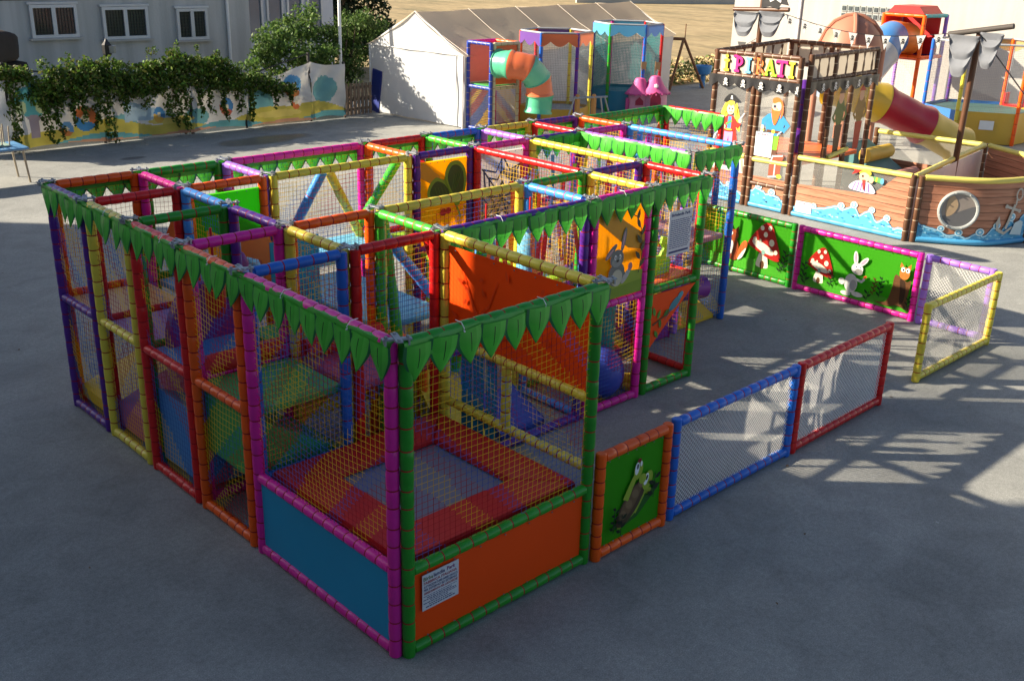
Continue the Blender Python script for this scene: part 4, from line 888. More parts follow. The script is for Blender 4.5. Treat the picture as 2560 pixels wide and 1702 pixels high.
def sprig(a, x_, y_, n_, s_, c='0f3010'):
    a.stroke([(x_, y_), (x_+.02, y_+n_*s_*.6)], .01, c)
    for k in range(n_): a.leaf(x_+.004*k, y_+.02+k*s_*.55, s_, s_*.4, .7 if k % 2 else 2.4, c)
a = Art((9.64, 4.64, .1), (0, -1, 0), (-1, 0, 0)); a.poly([(0, 0), (1.55, 0), (1.55, .12), (1.0, .2), (.5, .14), (0, .16)], '3f9a1c'); mushroom(a, 1.12, .10, .66)
a.poly([(.50, .12), (.66, .12), (.68, .3), (.62, .45), (.5, .42), (.46, .3)], '8a3c14', True); a.ell(.56, .5, .10, .085, '8a3c14'); a.poly([(.47, .56), (.48, .68), (.55, .58)], '70300f'); a.poly([(.58, .58), (.66, .66), (.65, .55)], '70300f'); a.poly([(.46, .5), (.40, .46), (.50, .43)], 'd9d2c4'); a.ell(.53, .52, .025, .03, 'e8e6df'); a.ell(.53, .52, .01, .015, '111111'); a.ell(.545, .3, .04, .11, 'd9d2c4'); a.poly([(.66, .14), (.76, .2), (.84, .4), (.78, .45), (.70, .34)], 'b85a22', True); a.poly([(.68, .13), (.76, .18), (.82, .34), (.74, .25)], 'ddd6c8', True)
sprig(a, 1.50, .12, 7, .08); sprig(a, 1.44, .1, 5, .07); a.build('mushroom_print', fm)
a = Art((9.64, 2.89, .1), (0, -1, 0), (-1, 0, 0)); a.poly([(0, 0), (1.78, 0), (1.78, .08), (1.3, .16), (.9, .1), (.4, .16), (0, .12)], '3f9a1c'); mushroom(a, .34, .10, .5)
W1 = 'c9c9c4'; W2 = '9fa2a0'
a.ell(.86, .22, .10, .14, W1); a.ell(.90, .20, .05, .08, W2); a.ell(.80, .06, .08, .035, W1); a.ell(.98, .08, .09, .035, W1); a.ell(.72, .22, .05, .05, W1); a.stroke([(.92, .3), (1.02, .28), (1.06, .33)], .04, W1); a.ell(.93, .45, .09, .085, W1); a.ell(.96, .41, .06, .045, '7c7c78'); a.ell(.91, .48, .022, .03, 'f0f0ec'); a.ell(.97, .48, .022, .03, 'f0f0ec'); a.ell(.915, .478, .008, .013, '111111'); a.ell(.972, .478, .008, .013, '111111'); a.ell(.89, .60, .035, .10, W1, .15); a.ell(.89, .61, .016, .07, 'b98fa8', .15); a.ell(1.02, .57, .035, .09, W1, -.7); a.ell(1.02, .57, .015, .06, 'b98fa8', -.7); a.ell(1.07, .36, .03, .02, 'b0481c', .6)
a.poly([(1.25, .06), (1.42, .10), (1.48, .3), (1.50, .50), (1.60, .48), (1.68, .44), (1.74, .46), (1.72, .2), (1.76, .04), (1.6, .08), (1.45, .04)], '5f3d20', True); a.poly([(1.58, .46), (1.66, .42), (1.68, .2), (1.62, .1), (1.6, .3)], '33200f', True); a.ell(1.63, .55, .075, .09, 'b06a2a'); a.ell(1.60, .60, .03, .036, 'efece2'); a.ell(1.67, .60, .03, .036, 'efece2'); a.ell(1.605, .597, .011, .016, '151515'); a.ell(1.665, .597, .011, .016, '151515'); a.poly([(1.55, .62), (1.56, .70), (1.61, .65)], 'b06a2a'); a.poly([(1.66, .65), (1.71, .70), (1.71, .61)], 'b06a2a')
sprig(a, .10, .10, 6, .08); sprig(a, .55, .1, 5, .07); sprig(a, 1.22, .14, 7, .06, '5a2a12'); sprig(a, 1.32, .14, 7, .07); sprig(a, 1.74, .05, 6, .06); sprig(a, 1.15, .04, 3, .08); sprig(a, .16, .04, 3, .09)
a.build('rabbit_print', fp)
# ------------------------------------------------------------------ pirate ship
def plank_mat():
    m = bpy.data.materials.new('plank_print'); m.use_nodes = True; t = m.node_tree; N = t.nodes; L = t.links; b = N['Principled BSDF']; b.inputs['Roughness'].default_value = .42
    tc = N.new('ShaderNodeTexCoord'); sp = N.new('ShaderNodeSeparateXYZ'); L.new(tc.outputs['Object'], sp.inputs[0])
    mp = N.new('ShaderNodeMapping'); mp.inputs['Scale'].default_value = (1.2, 1.2, 16); L.new(tc.outputs['Object'], mp.inputs[0]); n1 = N.new('ShaderNodeTexNoise'); n1.inputs['Scale'].default_value = 2.2; n1.inputs['Detail'].default_value = 6; n1.inputs['Distortion'].default_value = .5; L.new(mp.outputs[0], n1.inputs['Vector'])
    n0 = N.new('ShaderNodeTexNoise'); n0.inputs['Scale'].default_value = 1.2; L.new(tc.outputs['Object'], n0.inputs['Vector'])
    ad = N.new('ShaderNodeMath'); ad.operation = 'MULTIPLY_ADD'; L.new(n0.outputs['Fac'], ad.inputs[0]); ad.inputs[1].default_value = .035; L.new(sp.outputs['Z'], ad.inputs[2])
    dv = N.new('ShaderNodeMath'); dv.operation = 'DIVIDE'; L.new(ad.outputs[0], dv.inputs[0]); dv.inputs[1].default_value = .135; fr = N.new('ShaderNodeMath'); fr.operation = 'FRACT'; L.new(dv.outputs[0], fr.inputs[0])
    r = N.new('ShaderNodeValToRGB'); e = r.color_ramp.elements; e[0].position = .03; e[0].color = (.16, .12, .10, 1); e[1].position = .14; e[1].color = (1, 1, 1, 1); k = e.new(.95); k.color = (.85, .85, .85, 1); L.new(fr.outputs[0], r.inputs[0])
    r2 = N.new('ShaderNodeValToRGB'); e = r2.color_ramp.elements; e[0].position = .3; e[0].color = (.34, .13, .068, 1); e[1].position = .68; e[1].color = (.52, .24, .145, 1); L.new(n1.outputs['Fac'], r2.inputs[0])
    x = N.new('ShaderNodeMix'); x.data_type = 'RGBA'; x.blend_type = 'MULTIPLY'; x.inputs[0].default_value = 1; L.new(r.outputs[0], x.inputs[7]); L.new(r2.outputs[0], x.inputs[6]); L.new(x.outputs[2], b.inputs['Base Color']); return m
PLANK = plank_mat()
SHIP = empty('pirate_ship', (15.5, 4.5, 0)); tag(SHIP, 'brown pirate ship play frame with cabin, yellow rails and painted waves', 'play ship')
SX = 13.64
class PathArt(Art):
    """the same print, laid along a plan path"""
    def __init__(s, path, base=.01): s.path = [Vector((p[0], p[1], 0)) for p in path]; s.p = []; s.base = base; s.cum = [0]; [s.cum.append(s.cum[-1]+(q-p).length) for p, q in zip(s.path, s.path[1:])]
    def at(s, l, z, off):
        l = max(0, min(s.cum[-1]-1e-4, l)); k = max(j for j, c in enumerate(s.cum[:-1]) if c <= l); d = (s.path[k+1]-s.path[k]).normalized(); return s.path[k]+d*(l-s.cum[k])+V(d.y, -d.x, 0)*off+V(0, 0, z)
    def build(s, name, parent, m=None):
        b = B()
        for k, (pts, c) in enumerate(s.p):
            P3 = [s.at(a_, bb, s.base+.001*k) for a_, bb in pts]
            for tr in tessellate_polygon([[Vector((a_, bb, 0)) for a_, bb in pts]]): b.face([P3[j] for j in tr], 0, c)
        return b.build(name, m or PRINT_FLAT, parent)
def dens(path, n=8):
    out = []; P = [Vector((p[0], p[1], 0)) for p in path]; P = [P[0]*2-P[1]]+P+[P[-1]*2-P[-2]]
    for i in range(1, len(P)-2):
        for k in range(n):
            t = k/n; a_, b_, c_, d_ = P[i-1], P[i], P[i+1], P[i+2]; out.append(.5*((2*b_)+(c_-a_)*t+(2*a_-5*b_+4*c_-d_)*t*t+(3*b_-a_-3*c_+d_)*t**3))
    return out+[P[-2]]
def hull(path, prof, parent, name='hull_panel', m=None):
    """prof(l) -> top height"""
    A_ = PathArt(path); L_ = A_.cum[-1]; n = max(6, int(L_/.08)); b = B()
    for off, rev in ((0, False), (-.02, True)):
        rows = [[A_.at(L_*c/n, .06+(prof(L_*c/n)-.06)*a_/4, off) for c in range(n+1)] for a_ in range(5)]
        b.grid(rows[::-1] if rev else rows)
    return b.build(name, m or PLANK, parent, True)
def waves(path, parent, seed, amp=.26):
    A_ = PathArt(path, .012); L_ = A_.cum[-1]; rr = random.Random(seed); n = int(L_/.05)
    ph = rr.uniform(0, 6); top = [.17+amp*(.5+.5*math.sin(2.6*k*.05+ph))*(.45+.55*abs(math.sin(9.3*k*.05+ph*2)))+.03*math.sin(21*k*.05)+rr.uniform(0, .02) for k in range(n+1)]
    def strip_(f0, f1, c):
        for k in range(n): A_.poly([(L_*k/n, f0(k)), (L_*(k+1)/n, f0(k+1)), (L_*(k+1)/n, f1(k+1)), (L_*k/n, f1(k))], c)
    s0 = len(A_.p)
    strip_(lambda k: .07, lambda k: top[k], '4d9fcb'); base = A_.p; A_.p = []
    # all base quads share one layer
    b = B()
    for pts, c in base: b.face([A_.at(a_, z_, .012) for a_, z_ in pts], 0, c)
    for k in range(n):
        b.face([A_.at(L_*k/n, top[k]-.035, .014), A_.at(L_*(k+1)/n, top[k+1]-.035, .014), A_.at(L_*(k+1)/n, top[k+1]-.012, .014), A_.at(L_*k/n, top[k]-.012, .014)], 0, hx('a9d7ea'))
        
        for z_, c_ in ((rr.uniform(.09, max(.1, top[k]-.05)), '2f7fb4'), (rr.uniform(.09, max(.1, top[k]-.05)), '8cc9e4')):
            if rr.random() < .6: b.face([A_.at(L_*(k-.3)/n, z_, .015), A_.at(L_*(k+1.2)/n, z_-.02, .015), A_.at(L_*(k+1.0)/n, z_+.02, .015)], 0, hx(c_))
    for k in range(2, n-2):
        if top[k] > top[k-1] and top[k] >= top[k+1] and rr.random() < .8:
            l = L_*k/n; r_ = rr.uniform(.05, .085)
            for rad, c, o_ in ((r_, 'cfe8f0', .016), (r_*.7, '5fb0d8', .018), (r_*.35, 'cfe8f0', .020)):
                P = [(l+.03+rad*math.cos(t), top[k]+.01+rad*.9*math.sin(t)) for t in (2*math.pi*j/12 for j in range(12))]; b.face([A_.at(a_, z_, o_) for a_, z_ in P], 0, hx(c))
    return b.build('wave_print', PRINT_FLAT, parent)
def bpost(x_, y_, z0, z1, parent=None, r_=.052): return pad('post', (x_, y_, z0), (x_, y_, z1), WOODBROWN, parent or SHIP, r_, .2, PALETIE)
def brail(p, q, parent=None, r_=.042): return pad('rail', p, q, WOODBROWN, parent or SHIP, r_, .2, PALETIE)
PY = mat('pale_yellow_vinyl', (.66, .57, .13), .42, .4, .08, 5); PB = mat('pool_blue_vinyl', (.07, .33, .58), .4, .4, .08, 5)
def yrail(p, q, r_=.05): return pad('top_rail', p, q, PY, SHIP, r_, .35, PY)
def crail(pts, r_, m, name): b = B(); b.tube(pts, r_, 10); return b.build(name, m, SHIP, True)
# cabin uprights
for y_ in (7.55, 6.64, 6.52, 5.68): bpost(SX, y_, 0, 2.92)
bpost(SX, 5.53, 0, 1.16)
for x_ in (13.78, 14.62, 15.35, 16.2): bpost(x_, 5.56, 0, 2.98)
for x_, y_ in ((16.25, 7.55), (16.25, 6.6), (14.9, 7.6)): bpost(x_, y_, 0, 3.0)
for p, q in (((SX, 7.5, 2.88), (SX, 5.7, 2.90)), ((SX, 7.5, 2.46), (SX, 5.7, 2.48)), ((13.8, 5.56, 2.93), (16.2, 5.56, 2.98)), ((13.8, 5.56, 2.50), (16.2, 5.56, 2.54)), ((SX, 7.6, 2.88), (16.2, 7.6, 2.98)), ((SX, 7.6, 2.48), (16.2, 7.6, 2.52)), ((16.25, 7.55, 2.97), (16.25, 5.6, 2.97)), ((16.25, 7.55, 2.52), (16.25, 5.6, 2.52)), ((SX, 6.5, .48), (SX, 5.7, .48))): brail(p, q)
# baluster parapet: clear sheet with turned balusters
def baluster_mesh():
    pr = [(.032, 0), (.022, .03), (.026, .07), (.036, .13), (.026, .2), (.012, .25), (.016, .29), (.03, .34), (.036, .38)]
    b = B(); b.prism([(w_, z) for w_, z in pr]+[(-w_, z) for w_, z in pr[::-1]], (0, 0, 0), (1, 0, 0), (0, 0, 1), (0, 1, 0), .012); return b.mesh('baluster', WOODBROWN)[0]
BAL = baluster_mesh()
PARCH = mat('parapet_sheet', (.70, .66, .58), .45, .4, .06, 1.5, transl=.6)
def parapet(p0, p1, z, nrm, n):
    p0 = Vector(p0); p1 = Vector(p1); d = (p1-p0).normalized(); pr = sheet('parapet_sheet', p0, p1, z, z+.42, PARCH, SHIP, .004)
    an = math.atan2(d.y, d.x)
    for k in range(n): add('baluster', BAL, pr, p0+(p1-p0)*((k+.6)/n)+Vector((*nrm, 0))*.012+V(0, 0, z+.02), (0, 0, an))
parapet((13.85, 5.56, 0), (16.15, 5.56, 0), 2.53, (0, -1), 7); parapet((16.15, 7.6, 0), (13.75, 7.6, 0), 2.51, (0, -1), 7); parapet((16.25, 5.65, 0), (16.25, 7.5, 0), 2.53, (-1, 0), 6)
sg = sheet('sign_board', (SX, 7.46, 0), (SX, 5.74, 0), 2.50, 2.87, mat('sign_parchment', (.50, .40, .31), .5, .3, .25, 3), SHIP, .01)
# sign letters with slab serifs, each a solid piece
def letter(ch, y0, c, w_=.20, h=.29, z=2.535):
    S = .055; P = []
    def st(pts, w0=S, w1=None):
        a = Art((0, 0, 0), (1, 0, 0), (0, 0, 1)); a.stroke(pts, w0, 'ffffff', w1); P.append(a.p[0][0])
    def ser(x_, y_): st([(x_-.062, y_), (x_+.062, y_)], .042)
    if ch in 'Ii': st([(w_/2, 0), (w_/2, h if ch == 'I' else h*.78)]); ser(w_/2, .02); ser(w_/2, (h if ch == 'I' else h*.75)-.02)
    if ch == 'i': P.append([(w_/2+.034*math.cos(t), h*.95+.034*math.sin(t)) for t in (2*math.pi*k/12 for k in range(12))])
    arc = lambda cx, cy, rx, ry, a0, a1: [(cx+rx*math.cos(R(a0+(a1-a0)*k/10)), cy+ry*math.sin(R(a0+(a1-a0)*k/10))) for k in range(11)]
    if ch in 'PR': st([(.06, 0), (.06, h)]); ser(.06, .02); st(arc(.07, h*.70, .10, h*.26, 95, -95), .05); st([(-.03, h*.97), (.02, h*1.03), (.08, h*.97)], .04)
    if ch == 'R': st([(.10, h*.45), (.17, .08), (.25, .0)], .055, .035)
    if ch == 'A': st([(.02, 0), (.10, h)], .045); st([(.20, 0), (.10, h)], .055); st([(.06, h*.36), (.17, h*.36)], .035); ser(.01, .018); ser(.205, .018)
    if ch == 'T': st([(.11, 0), (.11, h)]); st([(-.01, h*.96), (.23, h*.96)], .05); ser(.11, .02); st([(.0, h*.97), (-.01, h*.8)], .035, .02); st([(.22, h*.97), (.23, h*.8)], .035, .02)
    b = B(); bk = B()
    for k, pts in enumerate(P):
        b.prism(pts, (SX-.02, y0, z), (0, -1, 0), (0, 0, 1), (-1, 0, 0), .022+.002*k, 0)
        cxm = sum(p[0] for p in pts)/len(pts); cym = sum(p[1] for p in pts)/len(pts)
        bk.prism([(cxm+(p[0]-cxm)*1.03+(.004 if p[0] > cxm else -.004)+.007, cym+(p[1]-cym)*1.02+(.004 if p[1] > cym else -.004)-.007) for p in pts], (SX-.013, y0, z), (0, -1, 0), (0, 0, 1), (-1, 0, 0), .004+.0007*k)
    o = b.build('letter', mat('letter_'+c, hx({'y': 'e6d83a', 'm': 'c81f7d', 's': '6fc0ea', 'o': 'ee7a3c', 'g': '9bd62e'}[c]), .4), sg); bk.build('letter_edge', BLACKM, sg)
for ch, y0, c in (('i', 7.40, 'y'), ('P', 7.12, 'm'), ('I', 6.90, 's'), ('R', 6.66, 'o'), ('A', 6.42, 'g'), ('T', 6.18, 'm'), ('I', 5.95, 'y')): letter(ch, y0, c)
# skull valance
def skull(a, x_, y_, s, c, ink):
    a.stroke([(x_-.5*s, y_-.75*s), (x_+.5*s, y_-.25*s)], .16*s, c); a.stroke([(x_-.5*s, y_-.25*s), (x_+.5*s, y_-.75*s)], .16*s, c)
    a.ell(x_, y_+.2*s, .36*s, .38*s, c); a.poly([(x_-.2*s, y_-.05*s), (x_+.2*s, y_-.05*s), (x_+.17*s, y_-.3*s), (x_-.17*s, y_-.3*s)], c); a.ell(x_-.14*s, y_+.12*s, .09*s, .1*s, ink); a.ell(x_+.14*s, y_+.12*s, .09*s, .1*s, ink)
BLV = mat('black_vinyl', (.018, .018, .02), .33, .5)
def valance(path, ztop, n, parent):
    A_ = PathArt(path, .0); L_ = A_.cum[-1]; b = B(); k = n*10; rows = []
    for a_ in range(4): rows.append([A_.at(L_*c/k, ztop-(a_/3)*(.14+.10*abs(math.sin(math.pi*(c/10-.5)))), .065+.012*math.sin(c*.9)*a_/3) for c in range(k+1)])
    b.grid(rows); v_ = b.build('skull_valance', BLV, parent, True)
    S_ = PathArt(path, .085)
    for j in range(n): skull(S_, L_*(j+.0)/n+ (L_/n if j < 0 else .0)+(.5*L_/n if False else L_/n*.98 if j == n-1 else L_/n*1.0), ztop-.11, .105, 'd8d8d6', '101010')
    S_.build('skull_print', v_)
valance([(SX, 7.66), (SX, 5.62)], 2.46, 5, SHIP); valance([(13.7, 5.54), (16.25, 5.54)], 2.5, 6, SHIP)
# clear figure panels, painted pirates
def fig_panel(y1, y0, z0, z1): return sheet('clear_panel', (SX, y1, 0), (SX, y0, 0), z0, z1, CLEAR, SHIP, .003)
pw = fig_panel(7.48, 6.70, .98, 2.44); pm = fig_panel(6.46, 5.74, .98, 2.44); sheet('clear_panel', (SX, 6.46, 0), (SX, 5.74, 0), .62, .90, CLEAR, SHIP, .003)
SK = 'f0c0a0'
a = Art((SX-.014, 7.48, 1.0), (0, -1, 0), (-1, 0, 0))
a.poly([(.24, .95), (.14, .70), (.16, .55), (.28, .62), (.30, .9)], 'e8cf3e', True); a.poly([(.5, .95), (.58, .72), (.62, .42), (.52, .5), (.46, .8)], 'e8cf3e', True)
a.poly([(.26, .60), (.16, .32), (.02, .06), (.18, .02), (.32, .05), (.50, .03), (.60, .1), (.55, .35), (.48, .62)], 'c8281c', True)
a.poly([(.27, .40), (.26, .12), (.34, .11), (.37, .3), (.40, .12), (.47, .12), (.46, .42)], 'a98ac4'); a.poly([(.24, .14), (.36, .14), (.36, -.03), (.2, -.04)], 'd8702c'); a.poly([(.38, .14), (.48, .14), (.52, -.02), (.37, -.03)], 'd8702c')
a.poly([(.26, .66), (.46, .68), (.50, .42), (.24, .40)], 'c8281c', True); a.poly([(.33, .68), (.41, .68), (.41, .45), (.32, .44)], '3b84b8'); a.stroke([(.29, .52), (.42, .60)], .04, '4f9a4a'); a.stroke([(.26, .62), (.14, .52), (.25, .46)], .085, 'c8281c'); a.stroke([(.46, .62), (.58, .5), (.60, .58)], .085, 'c8281c'); a.ell(.25, .47, .04, .045, SK); a.ell(.61, .62, .04, .045, SK); a.stroke([(.61, .66), (.70, .78)], .02, 'b9c4cc'); a.poly([(.2, .46), (.04, .3), (-.0, .16), (.1, .32)], 'a8b6bd')
a.ell(.37, .82, .09, .105, SK); a.poly([(.27, .92), (.28, .78), (.24, .70), (.22, .88)], 'e8cf3e'); a.poly([(.46, .93), (.47, .78), (.52, .7), (.53, .88)], 'e8cf3e'); a.poly([(.28, .93), (.37, .88), (.46, .93), (.44, .98), (.3, .98)], 'e8cf3e'); a.ell(.34, .83, .013, .018, '20242c'); a.ell(.41, .83, .013, .018, '20242c'); a.stroke([(.35, .765), (.39, .76), (.41, .775)], .012, 'b03030')
a.poly([(.20, .96), (.26, 1.06), (.37, 1.12), (.48, 1.06), (.57, .98), (.48, .97), (.37, 1.0), (.28, .95)], '17181b', True); skull(a, .38, 1.05, .055, 'e4e4e2', '17181b'); a.ell(.37, .43, .09, .018, 'd8b13a')
a.build('pirate_print', pw)
a = Art((SX-.014, 6.46, .92), (0, -1, 0), (-1, 0, 0))
a.poly([(.24, .62), (.50, .62), (.48, .40), (.42, .24), (.36, .34), (.22, .42)], '6fae2a'); a.poly([(.36, .44), (.49, .44), (.47, .24), (.37, .24)], '6fae2a'); a.ell(.24, .46, .075, .10, '5a3a2c'); a.poly([(.18, .44), (.3, .42), (.26, .36), (.14, .36)], '4a2e22')
a.poly([(.36, .26), (.47, .26), (.48, .08), (.34, .06)], '5a3a2c'); a.poly([(.33, .08), (.49, .1), (.5, .02), (.30, .0)], '4a2e22')
a.poly([(.22, .92), (.50, .92), (.58, .78), (.50, .55), (.26, .55), (.16, .75)], '2f82b4', True); a.stroke([(.50, .88), (.66, .74), (.56, .62)], .11, '2f82b4', .08); a.stroke([(.24, .88), (.12, .78), (.12, .68)], .10, '2f82b4', .07); a.poly([(.32, .93), (.42, .93), (.36, .72)], 'e8c8a8')
a.stroke([(.22, .60), (.52, .60)], .05, '5a3418'); a.ell(.36, .60, .04, .04, 'd8b13a'); a.stroke([(.54, .62), (.48, .58), (.46, .53)], .022, 'b8c0c4'); a.ell(.11, .65, .035, .05, SK); a.stroke([(.08, .60), (.16, .60)], .03, 'e0b83a'); a.stroke([(.11, .60), (.09, .36)], .06, 'a9b8bf', .03)
a.ell(.38, 1.06, .10, .13, SK); a.poly([(.28, 1.16), (.30, 1.22), (.40, 1.24), (.50, 1.16), (.53, .95), (.48, .86), (.50, 1.05), (.44, 1.16), (.32, 1.12)], 'd8692a', True); a.poly([(.28, 1.03), (.33, 1.0), (.44, 1.0), (.48, 1.02), (.44, .85), (.37, .72), (.30, .86)], 'd8692a', True); a.ell(.34, 1.07, .03, .03, '22304a'); a.ell(.42, 1.07, .026, .028, 'eeeeea'); a.ell(.42, 1.07, .011, .014, '151515'); a.ell(.385, 1.03, .022, .02, 'e09a80')
a.poly([(.36, -.02), (.62, .02), (.66, .16), (.60, .22), (.42, .16)], '8a4a34'); a.stroke([(.36, -.0), (.62, .03)], .03, 'a8b4b8'); a.stroke([(.40, .14), (.64, .18)], .03, 'a8b4b8'); a.stroke([(.38, .0), (.42, .16)], .03, 'a8b4b8'); a.poly([(.36, -.02), (.62, .02), (.62, -.22), (.36, -.26)], '8a4a34'); a.stroke([(.36, -.26), (.62, -.22)], .03, 'a8b4b8'); a.stroke([(.49, .0), (.49, -.24)], .03, 'a8b4b8'); a.ell(.60, -.22, .06, .04, 'd8c83a')
a.build('pirate_print', pm)
b = B(); b.box((SX-.025, 6.29, 1.25), (.003, .40, .46)); nn_ = b.build('notice', WHITE, SHIP)
text_on('lettering', 'Birbalandia Park', (SX-.0285, 6.44, 1.43), (0, -1, 0), .042, INK_P, nn_, .01, .30)
b = B(); [b.box((SX-.0275, 6.29, 1.39-k*.02), (.001, .30-.06*(k % 3 == 2), .006)) for k in range(15)]; b.box((SX-.0275, 6.29, 1.06), (.001, .32, .02)); b.build('small_print', mat('ink_grey', (.30, .30, .36), .7), nn_)
# hull sides
pad('top_rail', (SX, 6.5, .94), (SX, 5.7, .95), PY, SHIP, .05, .35, PY); pad('top_rail', (SX, 7.5, .96), (SX, 6.68, .96), PY, SHIP, .05, .35, PY)
pad('bottom_rail', (SX, 7.5, .06), (SX, 6.68, .06), PB, SHIP, .05, .3, PB); pad('bottom_rail', (SX, 6.48, .06), (SX, 5.72, .06), PB, SHIP, .05, .3, PB)
hull([(SX, 7.48), (SX, 6.68)], lambda l: .62, SHIP); hull([(SX, 6.47), (SX, 5.72)], lambda l: .62, SHIP); waves([(SX, 6.47), (SX, 5.72)], SHIP, 3); waves([(SX, 7.48), (SX, 6.68)], SHIP, 4)
sheet('white_panel', (SX, 7.48, 0), (SX, 6.68, 0), .62, .92, mat('white_sheet', (.66, .66, .64), .45), SHIP, .003)
a = Art((SX-.012, 7.48, .62), (0, -1, 0), (-1, 0, 0)); a.poly([(.1, .3), (.7, .3), (.55, .08), (.3, .1)], '17181b'); skull(a, .45, .22, .09, 'e4e4e2', '17181b'); a.stroke([(.72, .28), (.76, .02)], .02, 'd8c83a'); a.build('flag_print', SHIP)
yrail((SX, 5.50, 1.12), (SX, 3.24, 1.15)); pad('bottom_rail', (SX, 5.50, .06), (SX, 3.24, .06), PB, SHIP, .052, .3, PB)
hs = [(SX, 5.49), (SX, 3.26)]
hull(hs, lambda l: .62+.05*l if l < 1.55 else min(1.10, .70+(l-1.55)*.95), SHIP); waves(hs, SHIP, 6)
sheet('clear_panel', (SX+.012, 5.49, 0), (SX+.012, 3.4, 0), .6, 1.08, CLEAR, SHIP, .003)
a = Art((SX-.02, 4.40, .70), (0, -1, 0), (-1, 0, 0))
a.poly([(.02, .04), (.5, .02), (.44, .16), (.28, .22), (.1, .18)], 'd6cfe0', True)
for k in range(5): a.stroke([(.08+.08*k, .03), (.13+.06*k, .18)], .022, '7d5fa0')
a.ell(.28, .29, .10, .095, 'f0bc98'); a.poly([(.18, .34), (.2, .40), (.3, .43), (.40, .38), (.38, .33), (.28, .37)], 'e8cf3e', True); a.poly([(.17, .36), (.2, .44), (.31, .47), (.40, .42), (.34, .41), (.22, .39)], 'b82420', True); a.poly([(.18, .40), (.05, .44), (.08, .37), (.03, .30), (.17, .36)], 'b82420'); a.ell(.25, .30, .018, .022, '22252a'); a.stroke([(.38, .30), (.62, .27)], .055, '5a9a5a', .10); a.stroke([(.50, .285), (.54, .28)], .085, 'a8c83a'); a.ell(.63, .268, .035, .055, '5a9cc0'); a.ell(.42, .26, .05, .06, 'f0bc98'); a.stroke([(.28, .24), (.30, .06)], .06, 'c03a34', .03)
a.build('lookout_print', SHIP)
b = B(); b.box((SX-.022, 5.26, .215), (.003, .34, .21)); nn_ = b.build('notice', WHITE, SHIP); text_on('lettering', 'Birbalandia Park', (SX-.0255, 5.41, .275), (0, -1, 0), .036, INK_P, nn_, .01, .29)
b = B(); [b.box((SX-.0245, 5.26, .255-k*.022), (.001, .28-.05*(k % 2), .006)) for k in range(6)]; b.build('small_print', MATS['ink_grey'], nn_)
# bow
for x_, y_ in ((SX, 3.22), (13.70, 3.10), (15.28, 1.80), (18.0, 3.85), (18.0, 6.25)): bpost(x_, y_, 0, 1.17)
bow = dens([(13.72, 3.05), (14.25, 2.32), (14.66, 2.03), (15.24, 1.82)]); bow2 = dens([(15.32, 1.80), (16.2, 1.78), (17.2, 2.5), (17.95, 3.75)])
hull(bow, lambda l: 1.13, SHIP); hull(bow2, lambda l: 1.13, SHIP); waves(bow, SHIP, 9, .34)
crail([p+V(0, 0, 1.15) for p in bow], .05, PY, 'top_rail'); crail([p+V(0, 0, 1.15) for p in bow2], .05, PY, 'top_rail'); crail([p+V(0, 0, .06) for p in bow], .052, PB, 'bottom_rail')
yrail((SX+.06, 3.22, 1.14), (16.1, 3.66, 1.10)); yrail((16.2, 3.68, 1.10), (17.95, 3.85, 1.14)); yrail((18.0, 3.9, 1.14), (18.0, 6.2, 1.1))
hull([(18.0, 6.2), (18.0, 3.95)], lambda l: .55, SHIP); sheet('clear_panel', (18.02, 6.2, 0), (18.02, 3.95, 0), .55, 1.06, CLEAR, SHIP, .003); sheet('white_panel', (SX+.1, 3.26, 0), (17.9, 3.84, 0), .06, 1.06, mat('white_sheet', (0, 0, 0)), SHIP, .003)
a = Art((16.5, 3.69, .2), (1, .1, 0), (0, -1, 0)); a.ell(.75, .35, .3, .34, '4a2a1c'); a.ell(.78, .42, .22, .26, 'b02a22'); a.poly([(.6, .2), (.7, .45), (.9, .45), (.95, .2)], '8a4a34'); a.build('barrel_print', SHIP)
A_ = PathArt(bow); pc = A_.at(.62, .62, .02); pn_ = (A_.at(.62, .62, 1.0)-A_.at(.62, .62, 0)).normalized(); pu = V(-pn_.y, pn_.x, 0); pu = -pu if pu.y > 0 else pu
b = B(); b.tube([pc+(pu*math.cos(t)+V(0, 0, 1)*math.sin(t))*.315 for t in (2*math.pi*k/32 for k in range(33))], .034, 8, caps=False)
for k in range(8): t = 2*math.pi*k/8+.3; b.ball(pc+(pu*math.cos(t)+V(0, 0, 1)*math.sin(t))*.315+pn_*.034, .014, 6)
ph_ = b.build('porthole', mat('porthole_grey', (.36, .38, .37), .45), SHIP, True)
b = B(); b.face([pc+pn_*.006+(pu*math.cos(t)+V(0, 0, 1)*math.sin(t))*.30 for t in (2*math.pi*k/32 for k in range(32))]); b.build('glass', mat('porthole_view', (.30, .26, .23), .2, .5, .25, 3), ph_)
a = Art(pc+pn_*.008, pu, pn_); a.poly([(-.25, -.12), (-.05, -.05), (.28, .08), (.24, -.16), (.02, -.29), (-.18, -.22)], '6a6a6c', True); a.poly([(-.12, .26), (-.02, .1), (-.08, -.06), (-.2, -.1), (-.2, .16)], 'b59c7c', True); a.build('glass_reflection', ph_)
A2 = PathArt(bow, .03); ac = 'b4b0a6'; x_ = A2.cum[-1]-.42
A2.stroke([(x_+.05, .72), (x_-.08, .30)], .055, ac); A2.stroke([(x_-.14, .70), (x_+.18, .60)], .045, ac); A2.ell(x_-.14, .70, .035, .035, ac); A2.ell(x_+.18, .60, .035, .035, ac); A2.stroke([(x_-.28, .45), (x_-.26, .30), (x_-.10, .22), (x_+.06, .32)], .06, ac, .05); A2.poly([(x_-.32, .40), (x_-.26, .54), (x_-.21, .40)], ac)
